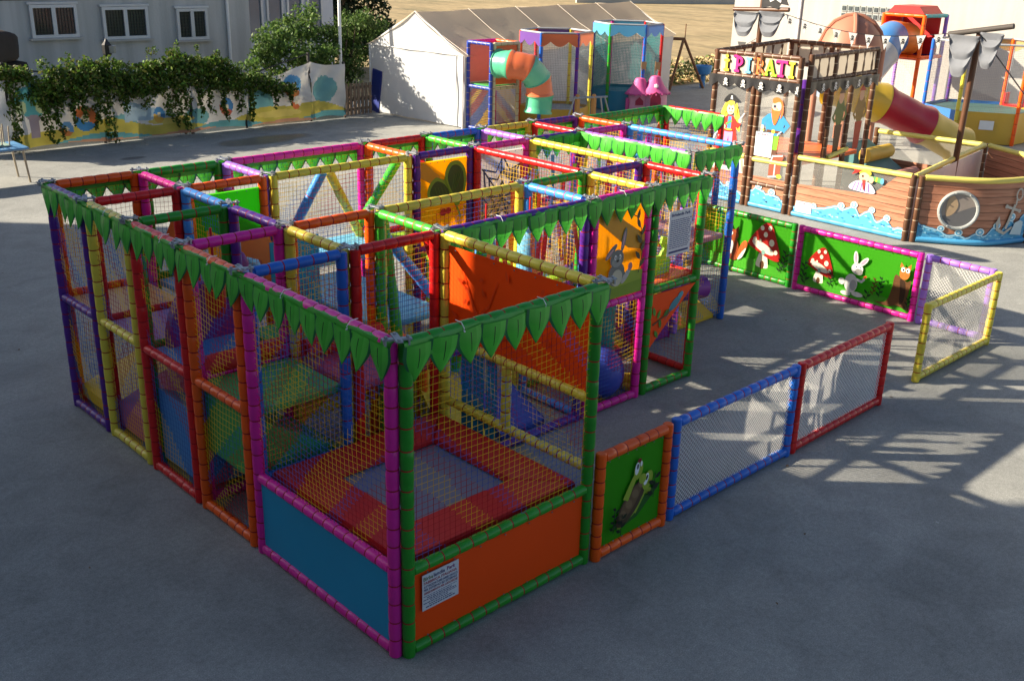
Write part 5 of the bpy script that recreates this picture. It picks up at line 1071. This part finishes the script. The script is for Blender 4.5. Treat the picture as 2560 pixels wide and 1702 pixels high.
for k in range(10): t0, t1 = 2*math.pi*k/10, 2*math.pi*(k+1)/10; A2.stroke([(x_+.10+.07*math.cos(t0), .90+.10*math.sin(t0)), (x_+.10+.07*math.cos(t1), .90+.10*math.sin(t1))], .03, ac)
A2.stroke([(x_+.05, .82), (x_+.05, .72)], .035, ac); A2.poly([(x_+.02, .2), (x_+.10, .40), (x_+.22, .44), (x_+.30, .40), (x_+.30, .16)], 'b9cdd4'); A2.build('anchor_print', SHIP)
# inside: posts wrapped in magenta, soft stairs
pad('padded_column', (14.75, 6.2, .5), (14.75, 6.2, 2.4), 'purple', SHIP, .08, .5); deck_z = .95
b = B(); b.box((14.95, 6.58, .93), (2.4, 1.8, .08)); b.build('cabin_deck', SOFT('orange'), SHIP)
for x_ in (14.62, 15.35): sheet('clear_panel', (x_+.05, 5.56, 0), (x_+.68, 5.56, 0), .98, 2.4, CLEAR, SHIP, .003)
for x_, c1, c2 in ((14.72, '5f6a34', '5a3f2c'), (15.5, '8a6a2a', 'a83424')):
    a = Art((x_, 5.545, 1.0), (1, 0, 0), (0, -1, 0)); a.ell(.28, .85, .16, .3, c1); a.ell(.28, 1.12, .09, .12, 'c89a7a'); a.poly([(.16, 1.2), (.28, 1.32), (.42, 1.2)], c2); a.poly([(.14, .6), (.42, .6), (.38, .05), (.18, .05)], c2); a.stroke([(.16, .95), (.04, .75), (.14, .66)], .07, c1); a.stroke([(.42, .95), (.52, .78), (.42, .66)], .07, c1); a.build('pirate_print', SHIP)
pad('top_rail', (14.66, 5.5, 1.0), (15.4, 5.5, 1.1), PY, SHIP, .045, .35, PY)
st_ = empty('soft_stairs', (16.9, 5.7, 0)); tag(st_, 'soft teal ramp with yellow and pink rolls inside the pirate ship', 'soft ramp')
b = B(); b.prism([(0, 0), (1.35, 0), (1.35, .12), (0, .92)], (16.85, 6.35, .01), (0, -1, 0), (0, 0, 1), (1, 0, 0), 1.0); b.build('ramp', SOFT('teal') if False else mat('dusty_teal', (.07, .20, .21), .5), st_)
for k, c in enumerate(((.62, .40, .05), (.46, .20, .17))):
    p = Vector((16.85, 6.35, 0))+Vector((0, -1, 0))*(.5+.65*k)+V(0, 0, .74-.39*k); b = B(); b.tube([p-V(.02, 0, 0), p+V(1.02, 0, 0)], .15, 16); b.build('roll', mat('roll_%d' % k, c, .45), st_, True)
# ship's tube slide
def tube_slide(parent, pts, r_, cols, name='tube_section', flange=.05, m_rough=.3):
    for k in range(len(pts)-1):
        c = cols[k % len(cols)]; mm = mat('slide_%02d%02d%02d' % tuple(int(99*q) for q in c), c, m_rough, .5, .05, 2)
        p, q = Vector(pts[k]), Vector(pts[k+1]); d0 = (Vector(pts[k+1])-Vector(pts[max(0, k-1)])).normalized(); d1 = (Vector(pts[min(len(pts)-1, k+2)])-Vector(pts[k])).normalized(); L_ = (q-p).length
        path = []
        for j in range(7):
            t = j/6; h0 = 2*t**3-3*t**2+1; h1 = t**3-2*t**2+t; h2 = -2*t**3+3*t**2; h3 = t**3-t**2
            path.append(p*h0+d0*L_*h1+q*h2+d1*L_*h3)
        b = B(); e0 = d0*.02; e1 = d1*.02
        b.tube([path[0]+e0*.1, path[0]+e0*1.6]+path[1:-1]+[path[-1]-e1*1.6, path[-1]-e1*.1], [r_+flange, r_+flange]+[r_]*5+[r_+flange, r_+flange], 28, caps=False); b.tube([path[0]]+path[1:], r_-.015, 28, caps=False)
        b.build(name, mm, parent, True)
tube_slide(SHIP, [(17.6, 7.3, 2.0), (18.55, 6.55, 1.62), (19.55, 5.95, 1.12), (20.5, 5.45, .62)], .40, [(.70, .46, .04), (.48, .014, .03), (.66, .44, .05)])
b = B(); rows = []
for k in range(9):
    t = k/8; c = Vector((20.5, 5.45, .62)).lerp(Vector((21.4, 4.95, .28)), t); sd = Vector((.5, .87, 0)); rows.append([c+sd*(.42*math.cos(a_))+V(0, 0, -.4*math.sin(a_)*(1-.3*t)+.02) for a_ in (math.pi*j/8 for j in range(9))])
b.grid(rows); b.build('slide_exit', mat('slide_pink', (.42, .06, .10), .35), SHIP, True)
# masts, sails, flag
SAIL = mat('grey_sailcloth', (.21, .225, .25), .8, .2, .2, 3, .3, 10, transl=.2)
def swag(y0, y1, x_, zt, depth, parent, ph):
    b = B(); rows = []
    for a_ in range(13):
        t = a_/12; row = []
        for c in range(17):
            s = c/16; sag = 1-abs(2*s-1)**3.6; y_ = y0+(y1-y0)*(s+(.5-s)*.14*t*t); z = zt-.03-depth*t*(.12+.88*sag)+.02*math.sin(9*t+ph)
            row.append((x_-.06*math.sin(t*15+2*sag)*.5-.10*sag*t, y_, z))
        rows.append(row)
    b.grid(rows); return b.build('sail', SAIL, parent, True)
m1 = empty('mast', (15.3, 7.78, 0)); tag(m1, 'tall brown mast with furled grey sail behind the ship cabin', 'mast', 'ship masts')
b = B(); b.tube([(15.3, 7.78, 0), (15.3, 7.74, 4.6)], .055, 12); b.build('pole', WOODBROWN, m1, True); b = B(); b.tube([(15.27, 8.42, 3.58), (15.27, 7.1, 3.64)], .045, 10); b.build('yard', WOODBROWN, m1, True)
swag(8.38, 7.76, 15.22, 3.58, .50, m1, 0); swag(7.76, 7.16, 15.22, 3.60, .46, m1, 2)
fl_ = empty('pirate_flag', (15.26, 7.4, 3.66)); tag(fl_, 'ragged black pirate flag with white skull and bones', 'flag'); b = B()
P = [(0, .62), (.42, .60), (.66, .62), (.60, .50), (.72, .44), (.62, .36), (.70, .26), (.58, .20), (.64, .10), (.46, .12), (.40, .02), (.2, .06), (0, .02)]
b.prism(P, (15.22, 7.72, 3.62), (0, -1, 0), (0, 0, 1), (-1, 0, 0), .006); b.build('cloth', BLV, fl_); a = Art((15.213, 7.72, 3.62), (0, -1, 0), (-1, 0, 0)); skull(a, .32, .36, .26, 'd8d8d6', '0c0c0c'); a.build('skull_print', fl_)
m2 = empty('mast', (16.2, 3.66, 0)); tag(m2, 'brown mast with hanging grey sail standing in the ship bow', 'mast', 'ship masts')
b = B(); b.tube([(16.2, 3.66, 0), (16.2, 3.62, 3.5)], .058, 12); b.build('pole', WOODBROWN, m2, True); b = B(); b.tube([(16.12, 4.16, 3.36), (16.12, 3.0, 3.58)], .05, 10); b.build('yard', mat('dark_timber', (.05, .042, .036), .7), m2, True)
swag(4.12, 3.55, 16.08, 3.38, .72, m2, 1); swag(3.55, 3.12, 16.08, 3.47, .62, m2, 3); b = B(); b.tube([(16.1, 3.6, 3.45), (16.0, 2.3, 2.2)], .012, 6); b.build('rope', BLACKM, m2)
# bunting
bt = empty('skull_bunting', (15.5, 5.7, 3.3)); tag(bt, 'string of white triangular skull pennants between the ship masts', 'bunting'); PEN = mat('pennant_white', (.70, .70, .68), .6, .3, .04, transl=.3)
P0, P1 = Vector((15.25, 7.2, 3.56)), Vector((16.1, 4.14, 3.37)); cat_ = lambda t: P0.lerp(P1, t)+V(0, 0, -.20*math.sin(math.pi*t))
b = B(); b.tube([cat_(k/30) for k in range(31)], .008, 5); b.build('cord', BLACKM, bt)
for k in range(10):
    t = (k+.45)/10; c = cat_(t); d = (cat_(t+.02)-cat_(t-.02)).normalized(); dn = V(rnd.uniform(-.06, .06), 0, -1); n = V(-1, -.25, 0).normalized()
    b = B(); b.prism([(-.085, 0), (.085, 0), (.0, -.26)], c+n*.01, d, -dn, n, .002); pn = b.build('pennant', PEN, bt); a = Art(c+n*.012, d, n, -dn); skull(a, 0, -.09, .075, '141414', 'd8d8d6'); a.build('skull_print', pn)
b = B(); b.tube([(15.3, 7.7, 3.1), (15.1, 8.45, 2.6)], .006, 4); b.build('cord', BLACKM, bt); b = B(); b.prism([(0, 0), (.22, .0), (.1, -.24)], (15.2, 8.2, 2.95), (0, -1, 0), (0, 0, 1), (-1, 0, 0), .002); b.build('pennant', mat('black_pennant', (.05, .05, .05), .6), bt)
b = B(); b.prism([(0, 0), (.3, .12), (.22, -.2)], (12.3, 7.6, 2.0), (0, -1, 0), (0, 0, 1), (-1, 0, 0), .002)

# ------------------------------------------------------------------ red slide tower and dome house in front of the cream wall
tw = empty('slide_tower', (27.5, 10.8, 0)); tag(tw, 'red topped tower with orange posts and orange blue tube slide at the cream wall', 'slide tower')
for x_, y_, c in ((27.5, 11.42, 'orange'), (27.5, 10.12, 'orange'), (28.7, 11.42, 'lav'), (28.7, 10.0, 'lav')): pad('post', (x_, y_, 0), (x_, y_, 3.08), c, tw, .06, .3)
for z in (3.05, 1.85, .1): pad('rail', (27.5, 11.4, z), (27.5, 10.14, z), 'orange', tw, .055, .3); pad('rail', (27.5, 10.1, z), (28.7, 10.0, z), 'teal' if z > 3 else 'orange', tw, .055, .3); pad('rail', (28.7, 11.4, z), (28.7, 10.05, z), 'purple', tw, .055, .3)
b = B(); b.box((28.1, 10.75, 1.8), (1.1, 1.2, .08)); b.build('deck', SOFT('red'), tw); b = B(); b.box((28.65, 10.75, 2.45), (.04, 1.2, 1.15)); b.box((28.1, 11.40, 2.45), (1.1, .04, 1.15)); b.build('back_panel', SOFT('red'), tw)
b = B(); b.prism([(-.62, 0), (.55, 0), (.36, .22), (-.42, .22)], (27.45, 10.75, 3.1), (0, 1, 0), (0, 0, 1), (1, 0, 0), 1.2); b.build('roof', SOFT('red'), tw); net((27.55, 11.35), (27.55, 10.2), .15, 1.75, tw, NETW, .07, .003); net((27.6, 10.05), (28.6, 10.0), .15, 1.75, tw, NETW, .09, .003)
tube_slide(tw, [(28.0, 10.85, 2.30), (27.1, 10.85, 2.38), (26.3, 10.7, 2.0), (25.7, 10.8, 1.45), (25.5, 11.2, .9)], .48, [(.70, .22, .03), (.04, .17, .42), (.45, .45, .44), (.70, .22, .03)], flange=.03)
dh = empty('dome_climber', (21.8, 9.2, 0)); tag(dh, 'brown plastic dome house showing above the ship cabin', 'play house')
DOME = mat('terracotta_plastic', (.40, .17, .105), .5, .4, .08, 2)
b = B(); b.lathe([(.80, 2.42), (.78, 2.55), (.66, 2.85), (.46, 3.08), (.2, 3.22), (.02, 3.26)], (21.8, 9.25, 0), 24); b.build('dome', DOME, dh, True)
for k in range(4):
    an = k*math.pi/2+.6; b = B(); b.tube([V(21.8, 9.25, 0)+V(math.cos(an)*r_, math.sin(an)*r_, z) for r_, z in ((.82, 2.4), (.80, 2.56), (.68, 2.87), (.48, 3.1), (.2, 3.245), (.0, 3.27))], .06, 8); b.build('rib', DOME, dh, True); b = B(); b.tube([V(21.8, 9.25, 0)+V(math.cos(an)*.78, math.sin(an)*.78, z) for z in (0, 2.42)], .09, 10); b.build('leg', DOME, dh, True)
b = B(); b.lathe([(.72, 1.2), (.76, 2.3)], (21.8, 9.25, 0), 24); b.build('drum', mat('dusty_blue', (.22, .28, .36), .5), dh, True)

# ------------------------------------------------------------------ hexagon net pools
def pool(name, label, c, r_, a0, n, ztop, zskirt, skirts, posts, valc, netm, waterc, ring='ring', sag=0.0):
    t = empty(name, (c[0], c[1], 0)); tag(t, label, 'play pool', 'netted play pools'); P = [Vector((c[0]+r_*math.cos(R(a0+360*k/n)), c[1]+r_*math.sin(R(a0+360*k/n)), 0)) for k in range(n)]
    for k in range(n):
        p, q = P[k], P[(k+1) % n]; d = (q-p).normalized()
        pad('post', p, p+V(0, 0, ztop), posts[k % len(posts)], t, .05, .3)
        b = B(); rows = [[p.lerp(q, s/8)+V(d.y, -d.x, 0)*(.03*math.sin(math.pi*s/8)+.015*math.sin(s*2.1+k))+V(0, 0, .02+(zskirt-.02)*a_/5) for s in range(9)] for a_ in range(6)]; b.grid(rows); b.build('skirt', mat('skirt_'+skirts[k % len(skirts)], SKC[skirts[k % len(skirts)]], .4, .5, .12, 1.5, .4, 3), t, True)
        net(p+d*.03, q-d*.03, zskirt, ztop-.05, t, netm, .045, .002 if netm != NETT else .0045); pad('top_rail', p+V(0, 0, ztop), q+V(0, 0, ztop), mat('rail_grey', (.32, .34, .36), .5), t, .028, .5, GREYM)
        vc = valc[k % len(valc)]
        if vc:
            b = B(); rows = []; o_ = V(d.y, -d.x, 0)*.05
            for a_ in range(4): rows.append([p.lerp(q, s/20)+o_+V(0, 0, ztop-.02-(a_/3)*(.20+.13*abs(math.sin(math.pi*(s/10-.5))))) for s in range(21)])
            b.grid(rows); b.build('valance', mat('valance_'+vc, SKC[vc], .4, .5, .08, 2, transl=.2), t, True)
    b = B(); b.face([p+V(0, 0, zskirt-.08) for p in P]); b.build('floor', mat('floor_'+waterc, SKC[waterc], .5), t)
    return t
SKC = {'yellow': (.60, .36, .035), 'blue': (.04, .16, .46), 'teal': (.02, .20, .30), 'orange': (.66, .16, .06), 'red': (.50, .06, .05), 'purple': (.15, .06, .32), 'sea': (.05, .14, .13), 'cyan': (.10, .38, .62), 'grey': (.25, .29, .31), 'mustard': (.50, .32, .10)}
pool('net_pool', 'net pool with mustard skirt and scalloped orange valance by the tent', (17.55, 15.75), .98, 20, 6, 2.55, .55, ['yellow', 'yellow', 'yellow'], ['yellow', 'red', 'orange', 'blue', 'purple', 'yellow'], ['purple', 'yellow', 'purple', 'orange', 'orange', 'red'], NETB, 'grey')
pool('net_pool', 'tall teal netted pool with blue valance behind the pink castle', (21.8, 16.8), 1.05, 10, 6, 2.58, .62, ['teal'], ['red', 'pink', 'purple', 'green', 'blue', 'red'], ['cyan', None, 'cyan', 'cyan', 'blue', 'red'], NETT, 'teal')
p3_ = pool('net_pool', 'big yellow skirted net pool with red valance against the cream building', (26.1, 7.43), 1.5, 181, 6, 2.6, .85, ['yellow', 'yellow', 'yellow', 'blue', 'blue', 'blue'], ['yellow', 'orange', 'orange', 'orange', 'purple', 'blue'], [None, 'red', 'mustard', 'mustard', None, None], NETB, 'sea')
b = B(); b.box((24.93, 6.70, .52), (.01, .36, .24), 0, Quaternion((0, 0, 1), R(31))); o = b.build('notice', WHITE, p3_)
t = empty('bucket_swing', (26.0, 6.5, .85)); tag(t, 'red bucket swing seat hanging in the yellow skirted pool', 'swing'); b = B()
b.box((25.95, 6.45, 1.0), (.35, .5, .05)); b.box((25.95, 6.72, 1.15), (.3, .05, .32)); b.box((25.95, 6.18, 1.15), (.3, .05, .32)); b.build('seat', SOFT('red'), t); b = B(); b.tube([(25.95, 6.74, 1.3), (25.95, 6.74, 2.5)], .01, 5); b.tube([(25.95, 6.16, 1.3), (25.95, 6.16, 2.5)], .01, 5); b.build('rope', GREYM, t)
b = B(); b.ball((26.6, 5.85, 1.0), .2, 14); tag(b.build('ball', SOFT('blue'), None, True), 'blue ball inside the yellow skirted net pool', 'ball')
for k, (c, lab) in enumerate((((.16, .34, .32), 'pale teal floor mat in front of the yellow pool'), ((.05, .12, .34), 'dark blue floor mat lying beyond the teal mat'))):
    b = B(); b.box((23.9+.7*k, 5.15-.5*k, .03+.02*k), (1.3, .8, .05), 0, Quaternion((0, 0, 1), R(30))); tag(b.build('floor_mat', mat('mat_%d' % k, c, .6)), lab, 'mat')

# ------------------------------------------------------------------ green and orange tube slide tower by the tent
ts = empty('slide_tower', (15.6, 16.1, 0)); tag(ts, 'blue and cream tower with green and orange spiral tube slide by the tent', 'slide tower'); CRM = mat('cream_vinyl', (.58, .50, .30), .42); RB = mat('royal_vinyl', (.02, .05, .34), .38)
A0, A1, A2_, A3 = V(15.1, 16.62, 0), V(15.1, 15.72, 0), V(16.08, 15.72, 0), V(16.08, 16.62, 0)
for p in (A0, A1): pad('post', p, p+V(0, 0, 2.32), RB, ts, .05, .2, PALETIE)
for p in (A1+V(.11, 0, 0), A2_): pad('post', p, p+V(0, 0, 2.32), CRM, ts, .05, .2)
pad('post', A3, A3+V(0, 0, 2.32), 'pink', ts, .05, .2)
for z in (2.29, 1.16, .06): pad('rail', A0+V(0, 0, z), A1+V(0, 0, z), RB, ts, .048, .2, PALETIE); pad('rail', A1+V(.1, 0, z), A2_+V(0, 0, z), CRM, ts, .048, .2)
pad('rail', A0+V(0, 0, 2.29), A3+V(0, 0, 2.29), 'pink', ts, .048, .2); pad('rail', A3+V(0, 0, 2.29), A2_+V(0, 0, 2.29), 'orange', ts, .048, .2)
b = B(); b.box((15.6, 16.17, 1.2), (.9, .8, .06)); b.build('deck', SOFT('green'), ts); b = B(); b.box((15.66, 15.74, 1.75), (.82, .03, 1.0)); b.build('slide_panel', SOFT('orange'), ts); b = B(); b.box((15.56, 16.62, 1.75), (.85, .02, 1.0)); b.build('back_panel', mat('pink_panel', (.5, .2, .17), .5), ts)
net(A0+V(0, -.05, 0), A1+V(0, .05, 0), .1, 1.12, ts, NETM, .045, .0045); net(A1+V(.15, 0, 0), A2_+V(-.05, 0, 0), .1, 1.12, ts, NETM, .05, .003)
tube_slide(ts, [(15.35, 15.70, 1.80), (15.42, 15.30, 1.80), (15.72, 14.98, 1.72), (16.04, 14.93, 1.42), (16.14, 14.93, 1.02), (16.10, 14.93, .55)], .35, [(.09, .46, .26), (.74, .17, .06), (.12, .48, .30), (.74, .19, .08), (.09, .46, .26)], flange=.03)

# ------------------------------------------------------------------ pink castle, sawhorses, swing, pot
cs = empty('toy_castle', (21.45, 15.6, 0)); tag(cs, 'pink toy castle house with magenta cone roofs and two little flags', 'toy castle'); C0 = V(21.45, 15.6, 0)
PK = mat('pale_pink_plastic', (.70, .34, .46), .45); MG = mat('magenta_roof', (.62, .10, .30), .45, .4, .12, 30, .5, 60); DKR = mat('crimson_plastic', (.30, .012, .05), .45)
def CP(u_, v_, z): u_ *= .8; v_ *= .8; return C0+V(.70*u_+.71*v_, -.71*u_+.70*v_, z)
b = B(); b.lathe([(.36, 0), (.33, .64)], CP(-.28, .15, 0), 14); b.lathe([(.40, 0), (.37, .68)], CP(.30, .1, 0), 14); b.build('wall', PK, cs, True)
for u_, z0, r_, h in ((-.28, .62, .42, .44), (.30, .66, .46, .48)): b = B(); b.lathe([(r_, z0-.04), (r_, z0), (r_*.62, z0+h*.38), (.14, z0+h*.95), (.04, z0+h)], CP(u_, .12, 0), 18); b.build('roof', MG, cs, True)
b = B()
for u_, r_, z in ((-.28, .42, .60), (.30, .46, .64)):
    for k in range(16): t = 2*math.pi*k/16; b.ball(CP(u_, .12, z)+V(r_*math.cos(t), r_*math.sin(t), -.02), .035, 6)
b.build('scallop_trim', MG, cs)['kind'] = 'stuff'
b = B(); b.prism([(-.16, 0), (.16, 0), (.16, .42), (.1, .56), (0, .62), (-.1, .56), (-.16, .42)], CP(.30, -.40, .08), (.70, -.71, 0), (0, 0, 1), (-.71, -.70, 0), .06); b.build('door', DKR, cs)
b = B(); b.prism([(-.12, 0), (.12, 0), (.12, .12), (0, .24), (-.12, .12)], CP(-.30, -.26, .28), (.70, -.71, 0), (0, 0, 1), (-.71, -.70, 0), .05); b.build('window', DKR, cs)
for u_ in (-.28, .25): b = B(); b.tube([CP(u_, .12, 1.05), CP(u_, .12, 1.55)], .012, 5); b.prism([(0, 0), (.16, 0), (.14, -.28), (.08, -.2), (.02, -.28)], CP(u_, .10, 1.53), (.70, -.71, 0), (0, 0, 1), (-.71, -.70, 0), .01); b.build('flag', mat('tan_flag', (.36, .22, .10), .7), cs)
b = B(); b.ball(CP(.30, -.30, .86), .07, 6); b.build('star', WHITE, cs)
for k in range(3): b = B(); b.box(CP(-.72, .0+.14*k, .22), (.05, .10, .44)); b.build('picket', MG, cs)
sw = empty('rocker_stand', (17.2, 14.2, 0)); tag(sw, 'pair of wooden posts and grey steel legs of a seesaw stand by the pool', 'play stand')
for u_ in (0, .42): b = B(); b.box((16.95+u_, 14.3-u_*.5, .5), (.10, .10, 1.0)); b.ball((16.95+u_, 14.3-u_*.5, 1.0), .06, 8); b.build('post', mat('honey_timber', (.50, .25, .07), .6), sw)
for x0_, x1_ in ((16.6, 16.85), (17.7, 17.5), (17.95, 17.6)): b = B(); b.tube([(x0_, 14.3-(x0_-16.95)*.5, 0), (x1_, 14.25-(x1_-16.95)*.5, 1.0)], .025, 6); b.build('leg', GREYM, sw)
b = B(); b.tube([(16.85, 14.3, .96), (17.7, 13.9, .98)], .03, 8); b.build('bar', GREYM, sw)
sf = empty('garden_swing', (27.0, 19.3, 0)); tag(sf, 'brown wooden A shaped swing frame at the edge of the grass', 'swing'); WB = mat('brown_timber', (.16, .075, .03), .7)
for q in ((26.5, 18.7, 0), (28.1, 18.4, 0)): b = B(); b.tube([q, (27.5, 19.0, 1.75)], .05, 8); b.build('leg', WB, sf)
for q in ((25.0, 21.8, 0), (26.2, 21.6, 0)): b = B(); b.tube([q, (25.6, 21.9, 1.75)], .05, 8); b.build('leg', WB, sf)
b = B(); b.tube([(27.5, 18.95, 1.72), (25.6, 21.9, 1.72)], .055, 8); b.build('beam', WB, sf); b = B(); b.tube([(27.5, 18.95, 1.7), (27.5, 18.95, 2.25)], .02, 6); b.build('finial', WB, sf)
for t_ in (.15, .3): p = Vector((27.5, 18.95, 1.7)).lerp(Vector((25.6, 21.9, 1.7)), t_); b = B(); b.tube([p, p+V(0, 0, -1.25)], .01, 5); b.build('rope', GREYM, sf)
p = Vector((27.5, 18.95, .45)).lerp(Vector((25.6, 21.9, .45)), .225); b = B(); b.box(p, (.2, .45, .04)); b.build('seat', WB, sf)
b = B(); b.lathe([(.16, .45), (.26, .50), (.30, .64), (.31, .78), (.29, .79), (.26, .7)], (28.3, 18.6, 0), 18); b.lathe([(.1, .0), (.1, .45)], (28.3, 18.6, 0), 10); tag(b.build('plant_tub', SOFT('blue'), None, True), 'round blue tub on the verge by the swing frame', 'tub')
g = B(); rr = random.Random(9)
for k in range(26): clump(g, (29.6+rr.uniform(-1.8, 1.8), 20.4+rr.uniform(-.8, .8), .25+rr.uniform(-.1, .35)), (.4, .4, .25), 26, .12, rr, [(.05, .075, .02), (.08, .09, .025), (.03, .05, .014)])
t = empty('low_bush', (29.6, 20.4, 0)); tag(t, 'dark green weedy bush on the verge beside the cream building', 'bush'); g.build('foliage', FOL, t)
b = B(); b.box((14.78, 20.35, .62), (.05, .42, 1.22), 0, Quaternion((1, 0, 0), R(8))); tag(b.build('blue_board', mat('deep_blue_board', (.015, .03, .20), .5)), 'dark blue board leaning at the tent corner by the gate', 'board')

# ------------------------------------------------------------------ table with small chairs on it at the mural's left end
tb = empty('activity_table', (2.6, 17.0, 0)); tag(tb, 'low blue topped steel table standing before the painted fence', 'table')
b = B(); b.box((2.55, 17.05, .70), (2.0, .85, .035)); b.build('table_top', mat('pale_blue_board', (.10, .26, .46), .5), tb); b = B(); b.box((2.55, 17.05, .665), (1.9, .75, .03)); b.build('apron', GREYM, tb)
for x_, y_ in ((3.46, 16.72), (3.46, 17.38), (1.64, 16.72), (1.64, 17.38)): b = B(); b.tube([(x_, y_, .66), (x_+.06*(1 if x_ > 2 else -1), y_, 0)], .022, 8); b.build('leg', mat('beige_steel', (.40, .34, .25), .4, metal=.5), tb)
for k, (x_, lab) in enumerate(((3.12, 'upturned pale green chair at the table end nearest the fence banner'), (2.98, 'second upturned pale chair stacked behind the first on the table'), (2.45, 'upturned pale green chair farther in on the blue table'))):
    ch = empty('upturned_chair', (x_, 17.05, .72)); tag(ch, lab, 'chair', 'chairs on the blue table'); b = B(); b.box((x_, 17.05, .74+.012*k), (.36, .36, .022)); b.build('seat', mat('pale_green_board', (.36, .50, .40), .5), ch)
    for dx, dy in ((.16, .16), (.16, -.16), (-.16, .16), (-.16, -.16)): b = B(); b.tube([(x_+dx, 17.05+dy, .75+.012*k), (x_+dx*1.1, 17.05+dy*1.1, 1.12)], .014, 6); b.build('leg', MATS['beige_steel'], ch)
    b = B(); b.tube([(x_-.17, 16.88, .98), (x_-.17, 17.22, .98)], .01, 5); b.build('stretcher', MATS['beige_steel'], ch)

# ------------------------------------------------------------------ dry leaves and grit blown over the concrete
b = B(); rr = random.Random(77)
for k in range(260):
    if k < 150: x_, y_ = rr.uniform(3.5, 14), 19.75-abs(rr.gauss(0, .5))
    else: x_, y_ = rr.uniform(-2, 12), rr.uniform(-3, 16)
    s_ = rr.uniform(.012, .035); a_ = rr.uniform(0, 6.3); u_ = V(math.cos(a_), math.sin(a_), 0)*s_; v_ = V(-math.sin(a_), math.cos(a_), 0)*s_*.5; c = V(x_, y_, .006); t_ = rr.uniform(.5, 1.3)
    b.face([c-u_, c-v_+V(0, 0, .006), c+u_+V(0, 0, .004), c+v_+V(0, 0, .005)], 0, (.16*t_, .10*t_, .05*t_) if rr.random() < .7 else (.4*t_, .4*t_, .38*t_))
g = b.build('litter', vcol_mat('dry_litter', .9)); tag(g, 'scattered dry leaves and bits of litter on the concrete', 'litter', kind='stuff')
